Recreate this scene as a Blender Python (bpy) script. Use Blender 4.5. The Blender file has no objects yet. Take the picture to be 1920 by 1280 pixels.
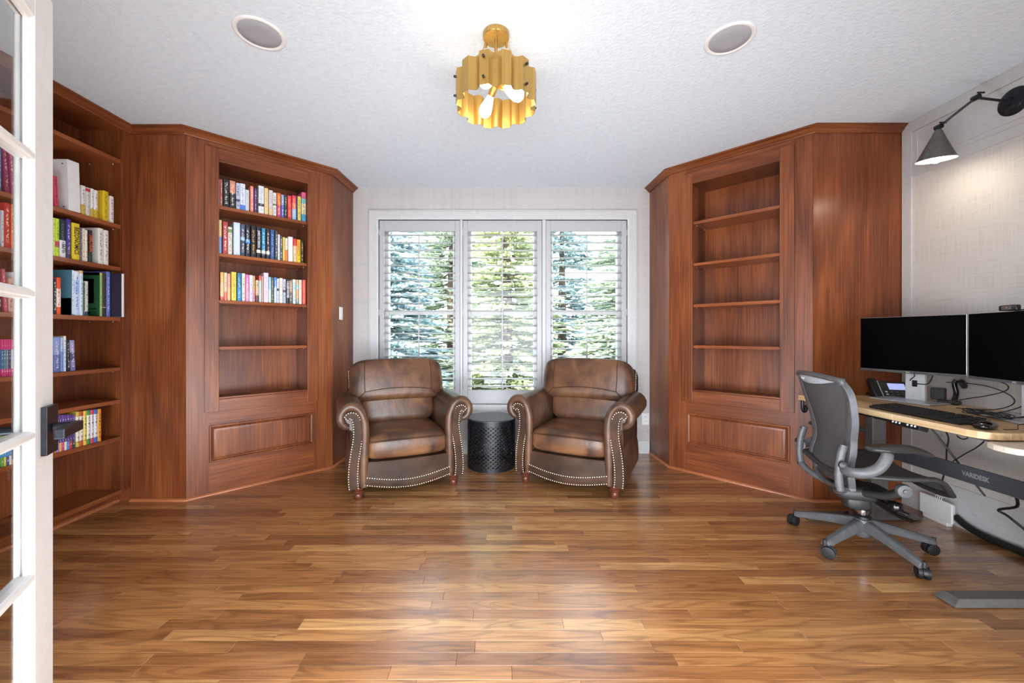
import bpy, bmesh, math, random
from mathutils import Matrix, Vector
R = random.Random(7)
SC = bpy.context.scene
COL = SC.collection

# ------------------------------------------------------------------ camera
F, CX, CY, H = 747.0, 945.0, 628.0, 1.156      # focal length and horizon in pixels of the 1920x1280 frame, eye height
cd = bpy.data.cameras.new('camera'); cam = bpy.data.objects.new('camera', cd); COL.objects.link(cam)
cd.sensor_width = 36; cd.lens = 36 * F / 1920
cd.shift_x = (960 - CX) / 1920; cd.shift_y = -(640 - CY) / 1920
cd.clip_start = 0.02
cam.location = (0, 0, H); cam.rotation_euler = (math.pi / 2, 0, 0)
SC.camera = cam

# ------------------------------------------------------------------ world, sun, area lights, exposure
w = bpy.data.worlds.new('world'); SC.world = w; w.use_nodes = True
bg = w.node_tree.nodes['Background']; bg.inputs[0].default_value = (0.80, 0.89, 1.0, 1); bg.inputs[1].default_value = 7.5
sd = bpy.data.lights.new('sun', 'SUN'); sd.energy = 17.0; sd.angle = 0.02; sd.color = (1, .93, .8)
sun = bpy.data.objects.new('sun', sd); COL.objects.link(sun)
sun.rotation_euler = Vector((0.60, 0.42, -0.68)).to_track_quat('-Z', 'Y').to_euler()
def area(name, loc, aim, sx, sy, power, col=(1, 1, 1)):
    d = bpy.data.lights.new(name, 'AREA'); d.shape = 'RECTANGLE'; d.size = sx; d.size_y = sy; d.energy = power; d.color = col
    o = bpy.data.objects.new(name, d); COL.objects.link(o); o.location = loc
    o.rotation_euler = (Vector(aim) - Vector(loc)).to_track_quat('-Z', 'Y').to_euler(); return o
area('low_fill', (0.0, 0.60, 0.25), (0, 3.0, 1.15), 4.4, 0.5, 54, (0.88, 0.95, 1)).data.spread = math.radians(150)  # added fill lamp, out of view near the floor, lifts ceiling and room
area('hall_fill', (0.0, -0.75, 1.35), (0.0, 3.0, 1.75), 1.7, 1.9, 32, (.96, .98, 1))  # added fill lamp behind the camera, no real source in the hall
SC.view_settings.view_transform = 'Standard'; SC.view_settings.look = 'None'
SC.view_settings.exposure = 0.44; SC.view_settings.gamma = 1.0; SC.view_settings.use_curve_mapping = False
SC.cycles.use_denoising = True
SC.cycles.max_bounces = 8; SC.cycles.diffuse_bounces = 5; SC.cycles.glossy_bounces = 3
SC.cycles.transparent_max_bounces = 12; SC.cycles.sample_clamp_indirect = 6.0
SC.cycles.caustics_reflective = False; SC.cycles.caustics_refractive = False

# ------------------------------------------------------------------ helpers
def px(x, y, Y):                       # a pixel and a distance along the room give a point
    return Vector(((x - CX) / F * Y, Y, H + (CY - y) / F * Y))
def T(x, y, z=0): return Matrix.Translation((x, y, z))
def RZ(a): return Matrix.Rotation(a, 4, 'Z')
def RX(a): return Matrix.Rotation(a, 4, 'X')
def RY(a): return Matrix.Rotation(a, 4, 'Y')

class MB:
    def __init__(s, M=None): s.v = []; s.f = []; s.M = M or Matrix()
    def add(s, vs, fs, M=None):
        k = len(s.v); m = s.M @ M if M else s.M
        s.v += [m @ Vector(v) for v in vs]; s.f += [tuple(i + k for i in f) for f in fs]; return s
    def box(s, x0, x1, y0, y1, z0, z1, M=None):
        return s.add([(x0,y0,z0),(x1,y0,z0),(x1,y1,z0),(x0,y1,z0),(x0,y0,z1),(x1,y0,z1),(x1,y1,z1),(x0,y1,z1)],
                     [(3,2,1,0),(4,5,6,7),(0,1,5,4),(1,2,6,5),(2,3,7,6),(3,0,4,7)], M)
    def loft(s, secs, closed=True, cap=True, M=None):
        n = len(secs[0]); vs = [p for q in secs for p in q]; fs = []
        for i in range(len(secs) - 1):
            for j in range(n if closed else n - 1):
                a = i * n + j; b = i * n + (j + 1) % n; fs.append((a, b, b + n, a + n))
        if cap:
            fs.append(tuple(range(n - 1, -1, -1))); fs.append(tuple(range((len(secs) - 1) * n, len(secs) * n)))
        return s.add(vs, fs, M)
    def prism(s, poly, a0, a1, axis='z', M=None):
        f = {'z': lambda p, a: (p[0], p[1], a), 'y': lambda p, a: (p[0], a, p[1]), 'x': lambda p, a: (a, p[0], p[1])}[axis]
        return s.loft([[f(p, a0) for p in poly], [f(p, a1) for p in poly]], M=M)
    def lathe(s, prof, n=20, M=None, cap=True):
        return s.loft([[(r * math.cos(2*math.pi*j/n), r * math.sin(2*math.pi*j/n), z) for j in range(n)] for r, z in prof], cap=cap, M=M)
    def tube(s, pts, r, n=8, M=None, flat=1.0, cap=True):
        pts = [Vector(p) for p in pts]; rs = r if isinstance(r, (list, tuple)) else [r] * len(pts)
        secs = []; up = Vector((0, 0, 1)); pn = None
        for i, p in enumerate(pts):
            t = (pts[min(i+1, len(pts)-1)] - pts[max(i-1, 0)])
            t = t.normalized() if t.length > 1e-9 else Vector((0, 0, 1))
            if pn is None:
                a = up if abs(t.dot(up)) < .9 else Vector((1, 0, 0)); nn = (a - t * a.dot(t)).normalized()
            else:
                nn = pn - t * pn.dot(t); nn = nn.normalized() if nn.length > 1e-6 else pn
            pn = nn; b = t.cross(nn)
            secs.append([p + (nn * math.cos(2*math.pi*j/n) * flat + b * math.sin(2*math.pi*j/n)) * rs[i] for j in range(n)])
        return s.loft(secs, M=M, cap=cap)
    def sweep(s, path, prof):           # profile (offset to the right of the path, z) along a plan polyline, mitred
        nrm = []
        for a, b in zip(path, path[1:]):
            d = Vector((b[0]-a[0], b[1]-a[1])).normalized(); nrm.append(Vector((d.y, -d.x)))
        secs = []
        for i, p in enumerate(path):
            n1 = nrm[max(i-1, 0)]; n2 = nrm[min(i, len(nrm)-1)]; m = (n1 + n2) / (1 + n1.dot(n2))
            secs.append([(p[0] + m.x * o, p[1] + m.y * o, z) for o, z in prof])
        return s.loft(secs)
    def ring(s, x0, x1, z0, z1, prof, fill=False, M=None):   # rectangle in xz, profile (inset, y)
        secs = [[(x0+o, y, z0+o), (x1-o, y, z0+o), (x1-o, y, z1-o), (x0+o, y, z1-o)] for o, y in prof]
        s.loft(secs, cap=False, M=M)
        if fill: s.add(secs[-1], [(0, 1, 2, 3)], M)
        return s
    def pillow(s, c, size, e1=.35, e2=.35, nu=18, nv=32, fn=None, M=None):
        def sp(a, e): return math.copysign(abs(a) ** e, a)
        secs = []
        for i in range(nu + 1):
            t = -math.pi/2 + math.pi * i / nu; row = []
            t = max(-math.pi/2 + .02, min(math.pi/2 - .02, t))
            for j in range(nv):
                q = 2 * math.pi * j / nv
                p = [sp(math.cos(t), e1) * sp(math.cos(q), e2), sp(math.cos(t), e1) * sp(math.sin(q), e2), sp(math.sin(t), e1)]
                if fn: p = fn(*p)
                row.append((c[0] + p[0]*size[0]/2, c[1] + p[1]*size[1]/2, c[2] + p[2]*size[2]/2))
            secs.append(row)
        return s.loft(secs, M=M)
    def ball(s, c, r, n=10, m=6, sq=(1, 1, 1)):
        secs = []
        for i in range(m + 1):
            t = -math.pi/2 + math.pi * i / m; t = max(-1.54, min(1.54, t))
            secs.append([(c[0]+r*sq[0]*math.cos(t)*math.cos(2*math.pi*j/n), c[1]+r*sq[1]*math.cos(t)*math.sin(2*math.pi*j/n), c[2]+r*sq[2]*math.sin(t)) for j in range(n)])
        return s.loft(secs)

def chain(o):
    m = o.matrix_basis.copy()
    while o.parent: o = o.parent; m = o.matrix_basis @ m
    return m
def tag(o, label=None, cat=None, group=None, kind=None):
    for k, v in (('label', label), ('category', cat), ('group', group), ('kind', kind)):
        if v: o[k] = v
    return o
def obj(name, mb, mat, parent=None, smooth=None, bevel=0, seg=2, sub=0, origin=None, label=None):
    me = bpy.data.meshes.new(name)
    if parent is not None:
        inv = chain(parent).inverted(); vs = [inv @ v for v in mb.v]
    else:
        if origin is None:
            xs = [v.x for v in mb.v]; ys = [v.y for v in mb.v]
            origin = ((min(xs)+max(xs))/2, (min(ys)+max(ys))/2, min(v.z for v in mb.v))
        vs = [v - Vector(origin) for v in mb.v]
    me.from_pydata(vs, [], mb.f); me.update()
    b = bmesh.new(); b.from_mesh(me); bmesh.ops.recalc_face_normals(b, faces=b.faces); b.to_mesh(me); b.free()
    o = bpy.data.objects.new(name, me); COL.objects.link(o)
    if parent is not None: o.parent = parent
    else: o.location = origin
    if mat: me.materials.append(mat)
    if bevel:
        m = o.modifiers.new('bevel', 'BEVEL'); m.width = bevel; m.segments = seg; m.limit_method = 'ANGLE'; m.angle_limit = .6; m.harden_normals = False
    if sub:
        m = o.modifiers.new('sub', 'SUBSURF'); m.levels = sub; m.render_levels = sub
    if smooth is not None or sub:
        me.polygons.foreach_set('use_smooth', [True] * len(me.polygons))
        if smooth: me.set_sharp_from_angle(angle=math.radians(smooth))
        me.update()
    if label: o['label'] = label
    return o
def thing(name, loc, label, cat, rz=0, group=None):
    o = bpy.data.objects.new(name, None); COL.objects.link(o); o.empty_display_size = .1
    o.location = loc; o.rotation_euler = (0, 0, rz); o.matrix_basis = T(*loc) @ RZ(rz)
    return tag(o, label, cat, group)

# ------------------------------------------------------------------ materials
def sr(r, g, b):
    return tuple(((c/255/12.92) if c/255 <= .04045 else ((c/255+.055)/1.055)**2.4) for c in (r, g, b)) + (1,)
def base_mat(name):
    m = bpy.data.materials.new(name); m.use_nodes = True; nt = m.node_tree
    return m, nt, nt.nodes['Principled BSDF']
def N(nt, t, **kw):
    n = nt.nodes.new(t)
    for k, v in kw.items():
        if k in n.inputs.keys() if hasattr(n.inputs, 'keys') else False: n.inputs[k].default_value = v
        else: setattr(n, k, v)
    return n
def ramp(nt, stops):
    r = nt.nodes.new('ShaderNodeValToRGB'); e = r.color_ramp.elements
    while len(e) < len(stops): e.new(.5)
    for el, (p, c) in zip(e, stops): el.position = p; el.color = c
    return r
def coords(nt, scale=(1, 1, 1), kind='Object'):
    tc = nt.nodes.new('ShaderNodeTexCoord'); mp = nt.nodes.new('ShaderNodeMapping')
    mp.inputs['Scale'].default_value = scale; nt.links.new(tc.outputs[kind], mp.inputs[0]); return mp
def pmat(name, c, c2=None, rough=.5, metal=0., scale=(30, 30, 30), bump=0., bscale=None, coat=0., spec=None, detail=3, emit=None, estr=0):
    m, nt, p = base_mat(name)
    c2 = c2 or tuple(min(1, v * .88) for v in c[:3]) + (1,)
    mp = coords(nt, scale); n = N(nt, 'ShaderNodeTexNoise'); n.inputs['Scale'].default_value = 1; n.inputs['Detail'].default_value = detail
    nt.links.new(mp.outputs[0], n.inputs['Vector'])
    r = ramp(nt, [(.35, c), (.68, c2)]); nt.links.new(n.outputs['Fac'], r.inputs[0]); nt.links.new(r.outputs[0], p.inputs['Base Color'])
    p.inputs['Roughness'].default_value = rough; p.inputs['Metallic'].default_value = metal
    if coat: p.inputs['Coat Weight'].default_value = coat; p.inputs['Coat Roughness'].default_value = .12
    if spec is not None: p.inputs['Specular IOR Level'].default_value = spec
    if bump:
        if bscale:
            mp2 = coords(nt, bscale); n2 = N(nt, 'ShaderNodeTexNoise'); n2.inputs['Scale'].default_value = 1; n2.inputs['Detail'].default_value = 4
            nt.links.new(mp2.outputs[0], n2.inputs['Vector'])
        else: n2 = n
        b = N(nt, 'ShaderNodeBump'); b.inputs['Strength'].default_value = bump; b.inputs['Distance'].default_value = .004
        nt.links.new(n2.outputs['Fac'], b.inputs['Height']); nt.links.new(b.outputs[0], p.inputs['Normal'])
    if emit: p.inputs['Emission Color'].default_value = emit; p.inputs['Emission Strength'].default_value = estr
    return m
def wood(name, dark, mid, light, grain='z', rough=.36, coat=.12, fine=26):
    m, nt, p = base_mat(name); g = {'x': 0, 'y': 1, 'z': 2}
    def sc(a, b): return tuple(a if i == g[grain] else b for i in range(3)) if grain in g else (a, a, b)
    mp = coords(nt, sc(.9, 5)); n = N(nt, 'ShaderNodeTexNoise'); n.inputs['Scale'].default_value = 1; n.inputs['Detail'].default_value = 4; n.inputs['Distortion'].default_value = .6
    nt.links.new(mp.outputs[0], n.inputs['Vector'])
    mp2 = coords(nt, sc(2.5, fine * 4)); n2 = N(nt, 'ShaderNodeTexNoise'); n2.inputs['Scale'].default_value = 1; n2.inputs['Detail'].default_value = 5
    nt.links.new(mp2.outputs[0], n2.inputs['Vector'])
    mx = N(nt, 'ShaderNodeMath', operation='MULTIPLY_ADD'); mx.inputs[1].default_value = .45
    nt.links.new(n2.outputs['Fac'], mx.inputs[0]); 
    m3 = N(nt, 'ShaderNodeMath', operation='MULTIPLY'); m3.inputs[1].default_value = .62
    nt.links.new(n.outputs['Fac'], m3.inputs[0]); nt.links.new(m3.outputs[0], mx.inputs[2])
    r = ramp(nt, [(.34, dark), (.52, mid), (.70, light)]); nt.links.new(mx.outputs[0], r.inputs[0]); nt.links.new(r.outputs[0], p.inputs['Base Color'])
    p.inputs['Roughness'].default_value = rough; p.inputs['Specular IOR Level'].default_value = .38; p.inputs['Coat Weight'].default_value = coat; p.inputs['Coat Roughness'].default_value = .22
    b = N(nt, 'ShaderNodeBump'); b.inputs['Strength'].default_value = .05; b.inputs['Distance'].default_value = .002
    nt.links.new(n2.outputs['Fac'], b.inputs['Height']); nt.links.new(b.outputs[0], p.inputs['Normal'])
    return m
CH = (sr(72, 34, 15), sr(116, 60, 30), sr(150, 86, 46))
M_cher = wood('cherry_vertical', *CH, grain='z')
M_cherh = wood('cherry_horizontal', *CH, grain='h')
M_shelf = wood('cherry_shelf', sr(104, 52, 27), sr(142, 77, 42), sr(164, 94, 54), grain='h', rough=.28)
M_shoe = wood('cherry_shoe', sr(130, 70, 42), sr(168, 100, 62), sr(190, 122, 82), grain='h')
M_white = pmat('painted_white_trim', sr(196, 195, 194), sr(190, 189, 188), rough=.4)
M_shut = pmat('painted_shutter', sr(180, 179, 181), sr(175, 174, 176), rough=.38)
M_door = pmat('painted_door_white', sr(233, 233, 231), sr(228, 227, 224), rough=.35)
M_black = pmat('black_plastic', sr(26, 26, 28), sr(20, 20, 22), rough=.38)
M_blackm = pmat('black_metal', sr(44, 44, 46), sr(36, 36, 38), rough=.45, metal=.6)
M_bronze = pmat('dark_bronze', sr(52, 54, 60), sr(42, 42, 46), rough=.35, metal=.75)
M_graph = pmat('graphite_plastic', sr(92, 92, 94), sr(80, 80, 82), rough=.42)
M_graphd = pmat('dark_graphite_plastic', sr(52, 51, 51), sr(44, 43, 43), rough=.42)
M_rubber = pmat('rubber', sr(20, 20, 21), sr(16, 16, 17), rough=.55)
M_steel = pmat('silver', sr(196, 198, 201), sr(186, 188, 191), rough=.32, metal=.55)
M_chrome = pmat('chrome', sr(215, 215, 215), rough=.12, metal=1)
M_screen = pmat('black_screen', sr(3, 3, 4), sr(2, 2, 3), rough=.5, spec=.05)
M_brass = pmat('brushed_brass', sr(196, 160, 92), sr(184, 148, 80), rough=.38, metal=.85, scale=(90, 90, 3))
M_nail = pmat('nailhead_brass', sr(226, 214, 188), sr(200, 184, 152), rough=.25, metal=.9)
M_whitep = pmat('white_plastic', sr(232, 231, 229), sr(226, 225, 223), rough=.4)
M_desk = None

def leather(name, dark, mid, light, bump=.35, rough=.33, spec=.36):
    m, nt, p = base_mat(name)
    mp = coords(nt, (5, 5, 5)); n = N(nt, 'ShaderNodeTexNoise'); n.inputs['Scale'].default_value = 1; n.inputs['Detail'].default_value = 6; n.inputs['Distortion'].default_value = .5
    nt.links.new(mp.outputs[0], n.inputs['Vector'])
    r = ramp(nt, [(.3, dark), (.5, mid), (.72, light)]); nt.links.new(n.outputs['Fac'], r.inputs[0]); nt.links.new(r.outputs[0], p.inputs['Base Color'])
    p.inputs['Roughness'].default_value = rough; p.inputs['Specular IOR Level'].default_value = spec
    mp2 = coords(nt, (15, 7, 9)); n2 = N(nt, 'ShaderNodeTexNoise'); n2.inputs['Scale'].default_value = 1; n2.inputs['Detail'].default_value = 3; n2.inputs['Distortion'].default_value = 1.2
    nt.links.new(mp2.outputs[0], n2.inputs['Vector'])
    v = N(nt, 'ShaderNodeTexVoronoi'); v.inputs['Scale'].default_value = 260; tc = nt.nodes.new('ShaderNodeTexCoord'); nt.links.new(tc.outputs['Object'], v.inputs['Vector'])
    b = N(nt, 'ShaderNodeBump'); b.inputs['Strength'].default_value = bump; b.inputs['Distance'].default_value = .02
    b2 = N(nt, 'ShaderNodeBump'); b2.inputs['Strength'].default_value = .12; b2.inputs['Distance'].default_value = .001
    nt.links.new(n2.outputs['Fac'], b.inputs['Height']); nt.links.new(v.outputs['Distance'], b2.inputs['Height']); nt.links.new(b.outputs[0], b2.inputs['Normal']); nt.links.new(b2.outputs[0], p.inputs['Normal'])
    return m
M_lea = leather('cognac_leather', sr(60, 40, 31), sr(98, 66, 46), sr(132, 92, 61), .10)
M_leam = leather('brown_leather', sr(46, 32, 26), sr(78, 54, 41), sr(106, 75, 53), .12)
M_lead = leather('dark_brown_leather', sr(44, 29, 20), sr(62, 42, 30), sr(78, 55, 40), .08, .55, .2)

# floor boards
def floor_mat():
    m, nt, p = base_mat('oak_floor'); L = nt.links.new
    oi = nt.nodes.new('ShaderNodeObjectInfo'); ge = nt.nodes.new('ShaderNodeNewGeometry')
    ad = N(nt, 'ShaderNodeMath', operation='ADD'); L(oi.outputs['Random'], ad.inputs[0]); L(ge.outputs['Random Per Island'], ad.inputs[1])
    fr = N(nt, 'ShaderNodeMath', operation='FRACT'); L(ad.outputs[0], fr.inputs[0])
    tc = nt.nodes.new('ShaderNodeTexCoord')
    of = N(nt, 'ShaderNodeVectorMath', operation='SCALE'); of.inputs[0].default_value = (37, 19, 53); L(fr.outputs[0], of.inputs['Scale'])
    av = N(nt, 'ShaderNodeVectorMath', operation='ADD'); L(tc.outputs['Object'], av.inputs[0]); L(of.outputs[0], av.inputs[1])
    def noise(sc, det, dist=0.):
        mp = nt.nodes.new('ShaderNodeMapping'); mp.inputs['Scale'].default_value = sc; L(av.outputs[0], mp.inputs[0])
        n = N(nt, 'ShaderNodeTexNoise'); n.inputs['Scale'].default_value = 1; n.inputs['Detail'].default_value = det; n.inputs['Distortion'].default_value = dist
        L(mp.outputs[0], n.inputs['Vector']); return n
    n1 = noise((2.2, 16, 1), 3, .8); n2 = noise((6, 170, 1), 4)
    # cathedral figure: bands of a stretched noise
    sn = N(nt, 'ShaderNodeMath', operation='MULTIPLY'); sn.inputs[1].default_value = 46; L(noise((1.6, 13, 1), 1, .25).outputs['Fac'], sn.inputs[0])
    si = N(nt, 'ShaderNodeMath', operation='SINE'); L(sn.outputs[0], si.inputs[0])
    mr = N(nt, 'ShaderNodeMapRange'); mr.inputs['From Min'].default_value = .2; mr.inputs['From Max'].default_value = 1; mr.inputs['To Max'].default_value = 1; L(si.outputs[0], mr.inputs['Value'])
    base = ramp(nt, [(0, sr(136, 88, 49)), (.2, sr(156, 104, 59)), (.5, sr(171, 118, 69)), (.85, sr(183, 131, 79)), (1, sr(206, 158, 102))]); L(fr.outputs[0], base.inputs[0])
    def mul(a, b_, fac):
        x = N(nt, 'ShaderNodeMix', data_type='RGBA', blend_type='MULTIPLY'); x.inputs[0].default_value = fac
        L(a, x.inputs[6]); L(b_, x.inputs[7]); return x
    g1 = ramp(nt, [(.3, (.68, .62, .55, 1)), (.6, (1.05, 1.05, 1.05, 1))]); L(n1.outputs['Fac'], g1.inputs[0])
    g2 = ramp(nt, [(.35, (.72, .66, .6, 1)), (.55, (1, 1, 1, 1))]); L(n2.outputs['Fac'], g2.inputs[0])
    g3 = ramp(nt, [(0, (1, 1, 1, 1)), (1, (.58, .5, .43, 1))]); L(mr.outputs[0], g3.inputs[0])
    a = mul(base.outputs[0], g1.outputs[0], .9); a = mul(a.outputs[2], g2.outputs[0], .9); a = mul(a.outputs[2], g3.outputs[0], .68)
    L(a.outputs[2], p.inputs['Base Color'])
    p.inputs['Roughness'].default_value = .36; p.inputs['Coat Weight'].default_value = .9; p.inputs['Coat IOR'].default_value = 1.75; p.inputs['Coat Roughness'].default_value = .2
    b = N(nt, 'ShaderNodeBump'); b.inputs['Strength'].default_value = .04; b.inputs['Distance'].default_value = .001; L(n2.outputs['Fac'], b.inputs['Height']); L(b.outputs[0], p.inputs['Normal'])
    return m
M_floor = floor_mat()
M_ceil = pmat('textured_ceiling', sr(222, 231, 239), sr(215, 224, 233), rough=.9, bump=.9, bscale=(62, 62, 62))
M_sub = pmat('subfloor', sr(70, 44, 24), rough=.8)
def weave(name, c, c2, sx, sz, contrast=.5):
    m, nt, p = base_mat(name); L = nt.links.new
    a = coords(nt, sx); b = coords(nt, sz)
    n1 = N(nt, 'ShaderNodeTexNoise'); n2 = N(nt, 'ShaderNodeTexNoise')
    for n, mp in ((n1, a), (n2, b)):
        n.inputs['Scale'].default_value = 1; n.inputs['Detail'].default_value = 3; L(mp.outputs[0], n.inputs['Vector'])
    ad = N(nt, 'ShaderNodeMath', operation='ADD'); L(n1.outputs['Fac'], ad.inputs[0]); L(n2.outputs['Fac'], ad.inputs[1])
    r = ramp(nt, [(.0, c2), (.5, c), (1, c)]); mr = N(nt, 'ShaderNodeMapRange'); mr.inputs['From Min'].default_value = .7; mr.inputs['From Max'].default_value = 1.3
    L(ad.outputs[0], mr.inputs['Value']); L(mr.outputs[0], r.inputs[0]); L(r.outputs[0], p.inputs['Base Color'])
    p.inputs['Roughness'].default_value = .75
    bu = N(nt, 'ShaderNodeBump'); bu.inputs['Strength'].default_value = .12; bu.inputs['Distance'].default_value = .002; L(ad.outputs[0], bu.inputs['Height']); L(bu.outputs[0], p.inputs['Normal'])
    return m
M_paper = weave('linen_wallpaper', sr(188, 182, 179), sr(178, 173, 171), (22, 22, .6), (.6, .6, 22))
M_grass = weave('grasscloth', sr(202, 197, 191), sr(184, 178, 172), (260, 260, 5), (5, 5, 260))

def glass_mat(name, tint, refl):
    m = bpy.data.materials.new(name); m.use_nodes = True; nt = m.node_tree; nt.nodes.remove(nt.nodes['Principled BSDF'])
    t = nt.nodes.new('ShaderNodeBsdfTransparent'); t.inputs[0].default_value = tint
    g = nt.nodes.new('ShaderNodeBsdfGlossy'); g.inputs['Roughness'].default_value = .02
    lw = nt.nodes.new('ShaderNodeLayerWeight'); pw_ = N(nt, 'ShaderNodeMath', operation='POWER'); pw_.inputs[1].default_value = 4; nt.links.new(lw.outputs['Facing'], pw_.inputs[0])
    fa = N(nt, 'ShaderNodeMath', operation='MULTIPLY_ADD'); fa.inputs[1].default_value = .45; fa.inputs[2].default_value = refl; nt.links.new(pw_.outputs[0], fa.inputs[0])
    mx = nt.nodes.new('ShaderNodeMixShader'); nt.links.new(fa.outputs[0], mx.inputs[0]); nt.links.new(t.outputs[0], mx.inputs[1]); nt.links.new(g.outputs[0], mx.inputs[2])
    nt.links.new(mx.outputs[0], nt.nodes['Material Output'].inputs[0]); return m
M_glass = glass_mat('window_glass', (.96, .98, .975, 1), .02)
M_dglass = glass_mat('door_glass', (.97, .985, .985, 1), .02)
def emit_mat(name, c, s):
    m, nt, p = base_mat(name); p.inputs['Emission Color'].default_value = c; p.inputs['Emission Strength'].default_value = s; p.inputs['Base Color'].default_value = (.9, .85, .75, 1); return m

# ------------------------------------------------------------------ room shell
HT = 2.60; YB = 3.907; XR = 2.757; XL = -2.93
fl = obj('floor', MB().box(-3.1, 2.9, -1.6, 4.05, -.06, -.0125), M_sub, origin=(0, 0, 0)); tag(fl, kind='structure')
PW = .0572
def plank_geo(L, W=PW, h=.012, e=.0009):
    a, b = L/2 - .0003, W/2 - .0003
    vs = [(-a,-b,-h),(a,-b,-h),(a,b,-h),(-a,b,-h),(-a,-b,-e),(a,-b,-e),(a,b,-e),(-a,b,-e),(-a+e,-b+e,0),(a-e,-b+e,0),(a-e,b-e,0),(-a+e,b-e,0)]
    fs = [(0,1,5,4),(1,2,6,5),(2,3,7,6),(3,0,4,7),(4,5,9,8),(5,6,10,9),(6,7,11,10),(7,4,8,11),(8,9,10,11)]
    return vs, fs
LEN = [.32, .42, .55, .66, .78, .9, 1.05, 1.25, 1.5]
PM = {}
for L in LEN:
    me = bpy.data.meshes.new('plank'); v, f = plank_geo(L); me.from_pydata(v, [], f); me.materials.append(M_floor); PM[L] = me
planks = []
row = 0; y = -1.58
while y < YB:
    x = -3.08 - R.random() * .9
    while x < XR:
        L = R.choice(LEN); cxp = x + L/2; yc = y + PW/2
        x0, x1 = max(x, -3.08), min(x + L, XR - .002)
        if x1 - x0 > .05: planks.append((cxp if x0 == x and x1 == x + L else None, L, x0, x1, yc))
        x += L
    y += PW
def vis(p):
    c, L, x0, x1, yc = p
    if c is None or yc < 1.22: return -1
    k = 1.30 * yc
    if x0 > k or x1 < -k: return -1
    if yc > 2.75 and (x1 < -1.9 or x0 > 2.0): return -1
    return L ** .3 / (yc * yc)
planks.sort(key=vis, reverse=True)
rest = MB()
for i, p in enumerate(planks):
    c, L, x0, x1, yc = p
    if i < 300 and c is not None and vis(p) > 0:
        o = bpy.data.objects.new('plank', PM[L]); COL.objects.link(o); o.parent = fl; o.location = (c, yc, 0)
    else:
        v, f = plank_geo(x1 - x0); rest.add(v, f, T((x0+x1)/2, yc))
tag(obj('far_planks', rest, M_floor, fl), kind='stuff')

tag(obj('ceiling', MB().box(-3.1, 2.9, -1.6, 4.05, HT, HT + .12), M_ceil, origin=(0, 0, HT)), kind='structure')
# window opening
WX0, WX1, WZ0, WZ1 = -1.229, 1.208, .478, 2.286
wb = MB().box(-3.1, WX0, YB, 4.05, 0, HT).box(WX1, 2.9, YB, 4.05, 0, HT).box(WX0, WX1, YB, 4.05, 0, WZ0).box(WX0, WX1, YB, 4.05, WZ1, HT)
wall_back = tag(obj('wall_back', wb, M_paper, origin=(0, YB, 0)), kind='structure')
tag(obj('wall_left', MB().box(-3.1, XL, -1.6, 4.05, 0, HT), M_white, origin=(XL, 0, 0)), kind='structure')
wr = tag(obj('wall_right', MB().box(XR, 2.9, -1.6, 4.05, 0, HT), M_grass, origin=(XR, 0, 0)), kind='structure')
wre = MB().box(XL, -.86, .24, .37, 0, HT).box(.86, XR, .24, .37, 0, HT).box(-.86, .86, .24, .37, 2.08, HT)
tag(obj('wall_rear', wre, M_white, origin=(0, .3, 0)), kind='structure')
# baseboards
base_prof = [(0, 0), (.017, 0), (.017, .098), (.013, .108), (.013, .118), (.006, .128), (0, .13)]
tag(obj('baseboard_back', MB().sweep([(-1.47, YB), (1.42, YB)], base_prof), M_white, smooth=40), kind='structure')
P4 = (2.147, 2.757); P3 = (1.443, 3.481); P1 = (-2.225, 2.775); P2 = (-1.497, 3.483)
tag(obj('baseboard_right', MB().sweep([(XR, 2.745), (XR, .38)], [(0, 0), (.018, 0), (.018, .078), (.014, .088), (.014, .098), (.007, .108), (0, .11)]), M_white, smooth=40), kind='structure')
# right wall panelling: bottom board, left stile, top frieze with a recessed panel
t1 = MB().box(XR - .008, XR, .38, 2.745, .10, .236)
tag(obj('trim_1', t1, M_white, bevel=.002), kind='structure')
t2 = MB().box(XR - .010, XR, 2.688, 2.752, .236, HT - .001).box(XR - .010, XR, .38, 2.688, 2.222, 2.280).box(XR - .010, XR, .38, 2.688, 2.524, HT - .001)
tag(obj('trim_2', t2, M_white, bevel=.0015), kind='structure')
M_ring = Matrix(((0, 1, 0, XR), (1, 0, 0, 0), (0, 0, 1, 0), (0, 0, 0, 1)))
t3 = MB(M_ring).ring(.42, 2.686, 2.282, 2.522, [(0, -.001), (.0, -.004), (.03, -.0045), (.034, -.0025)], fill=True)
tag(obj('trim_3', t3, M_white), kind='structure')

# window casing and reveal
CA = MB()
cas_prof = [(-.089, YB), (-.089, YB - .028), (-.082, YB - .030), (-.072, YB - .020), (-.030, YB - .016), (-.018, YB - .016), (-.008, YB - .012), (-.004, YB - .006), (0, YB + .002), (0, YB + .13)]
CA.ring(WX0, WX1, WZ0, WZ1, cas_prof)
tag(obj('trim_4', CA, M_white, smooth=35), kind='structure')
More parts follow.
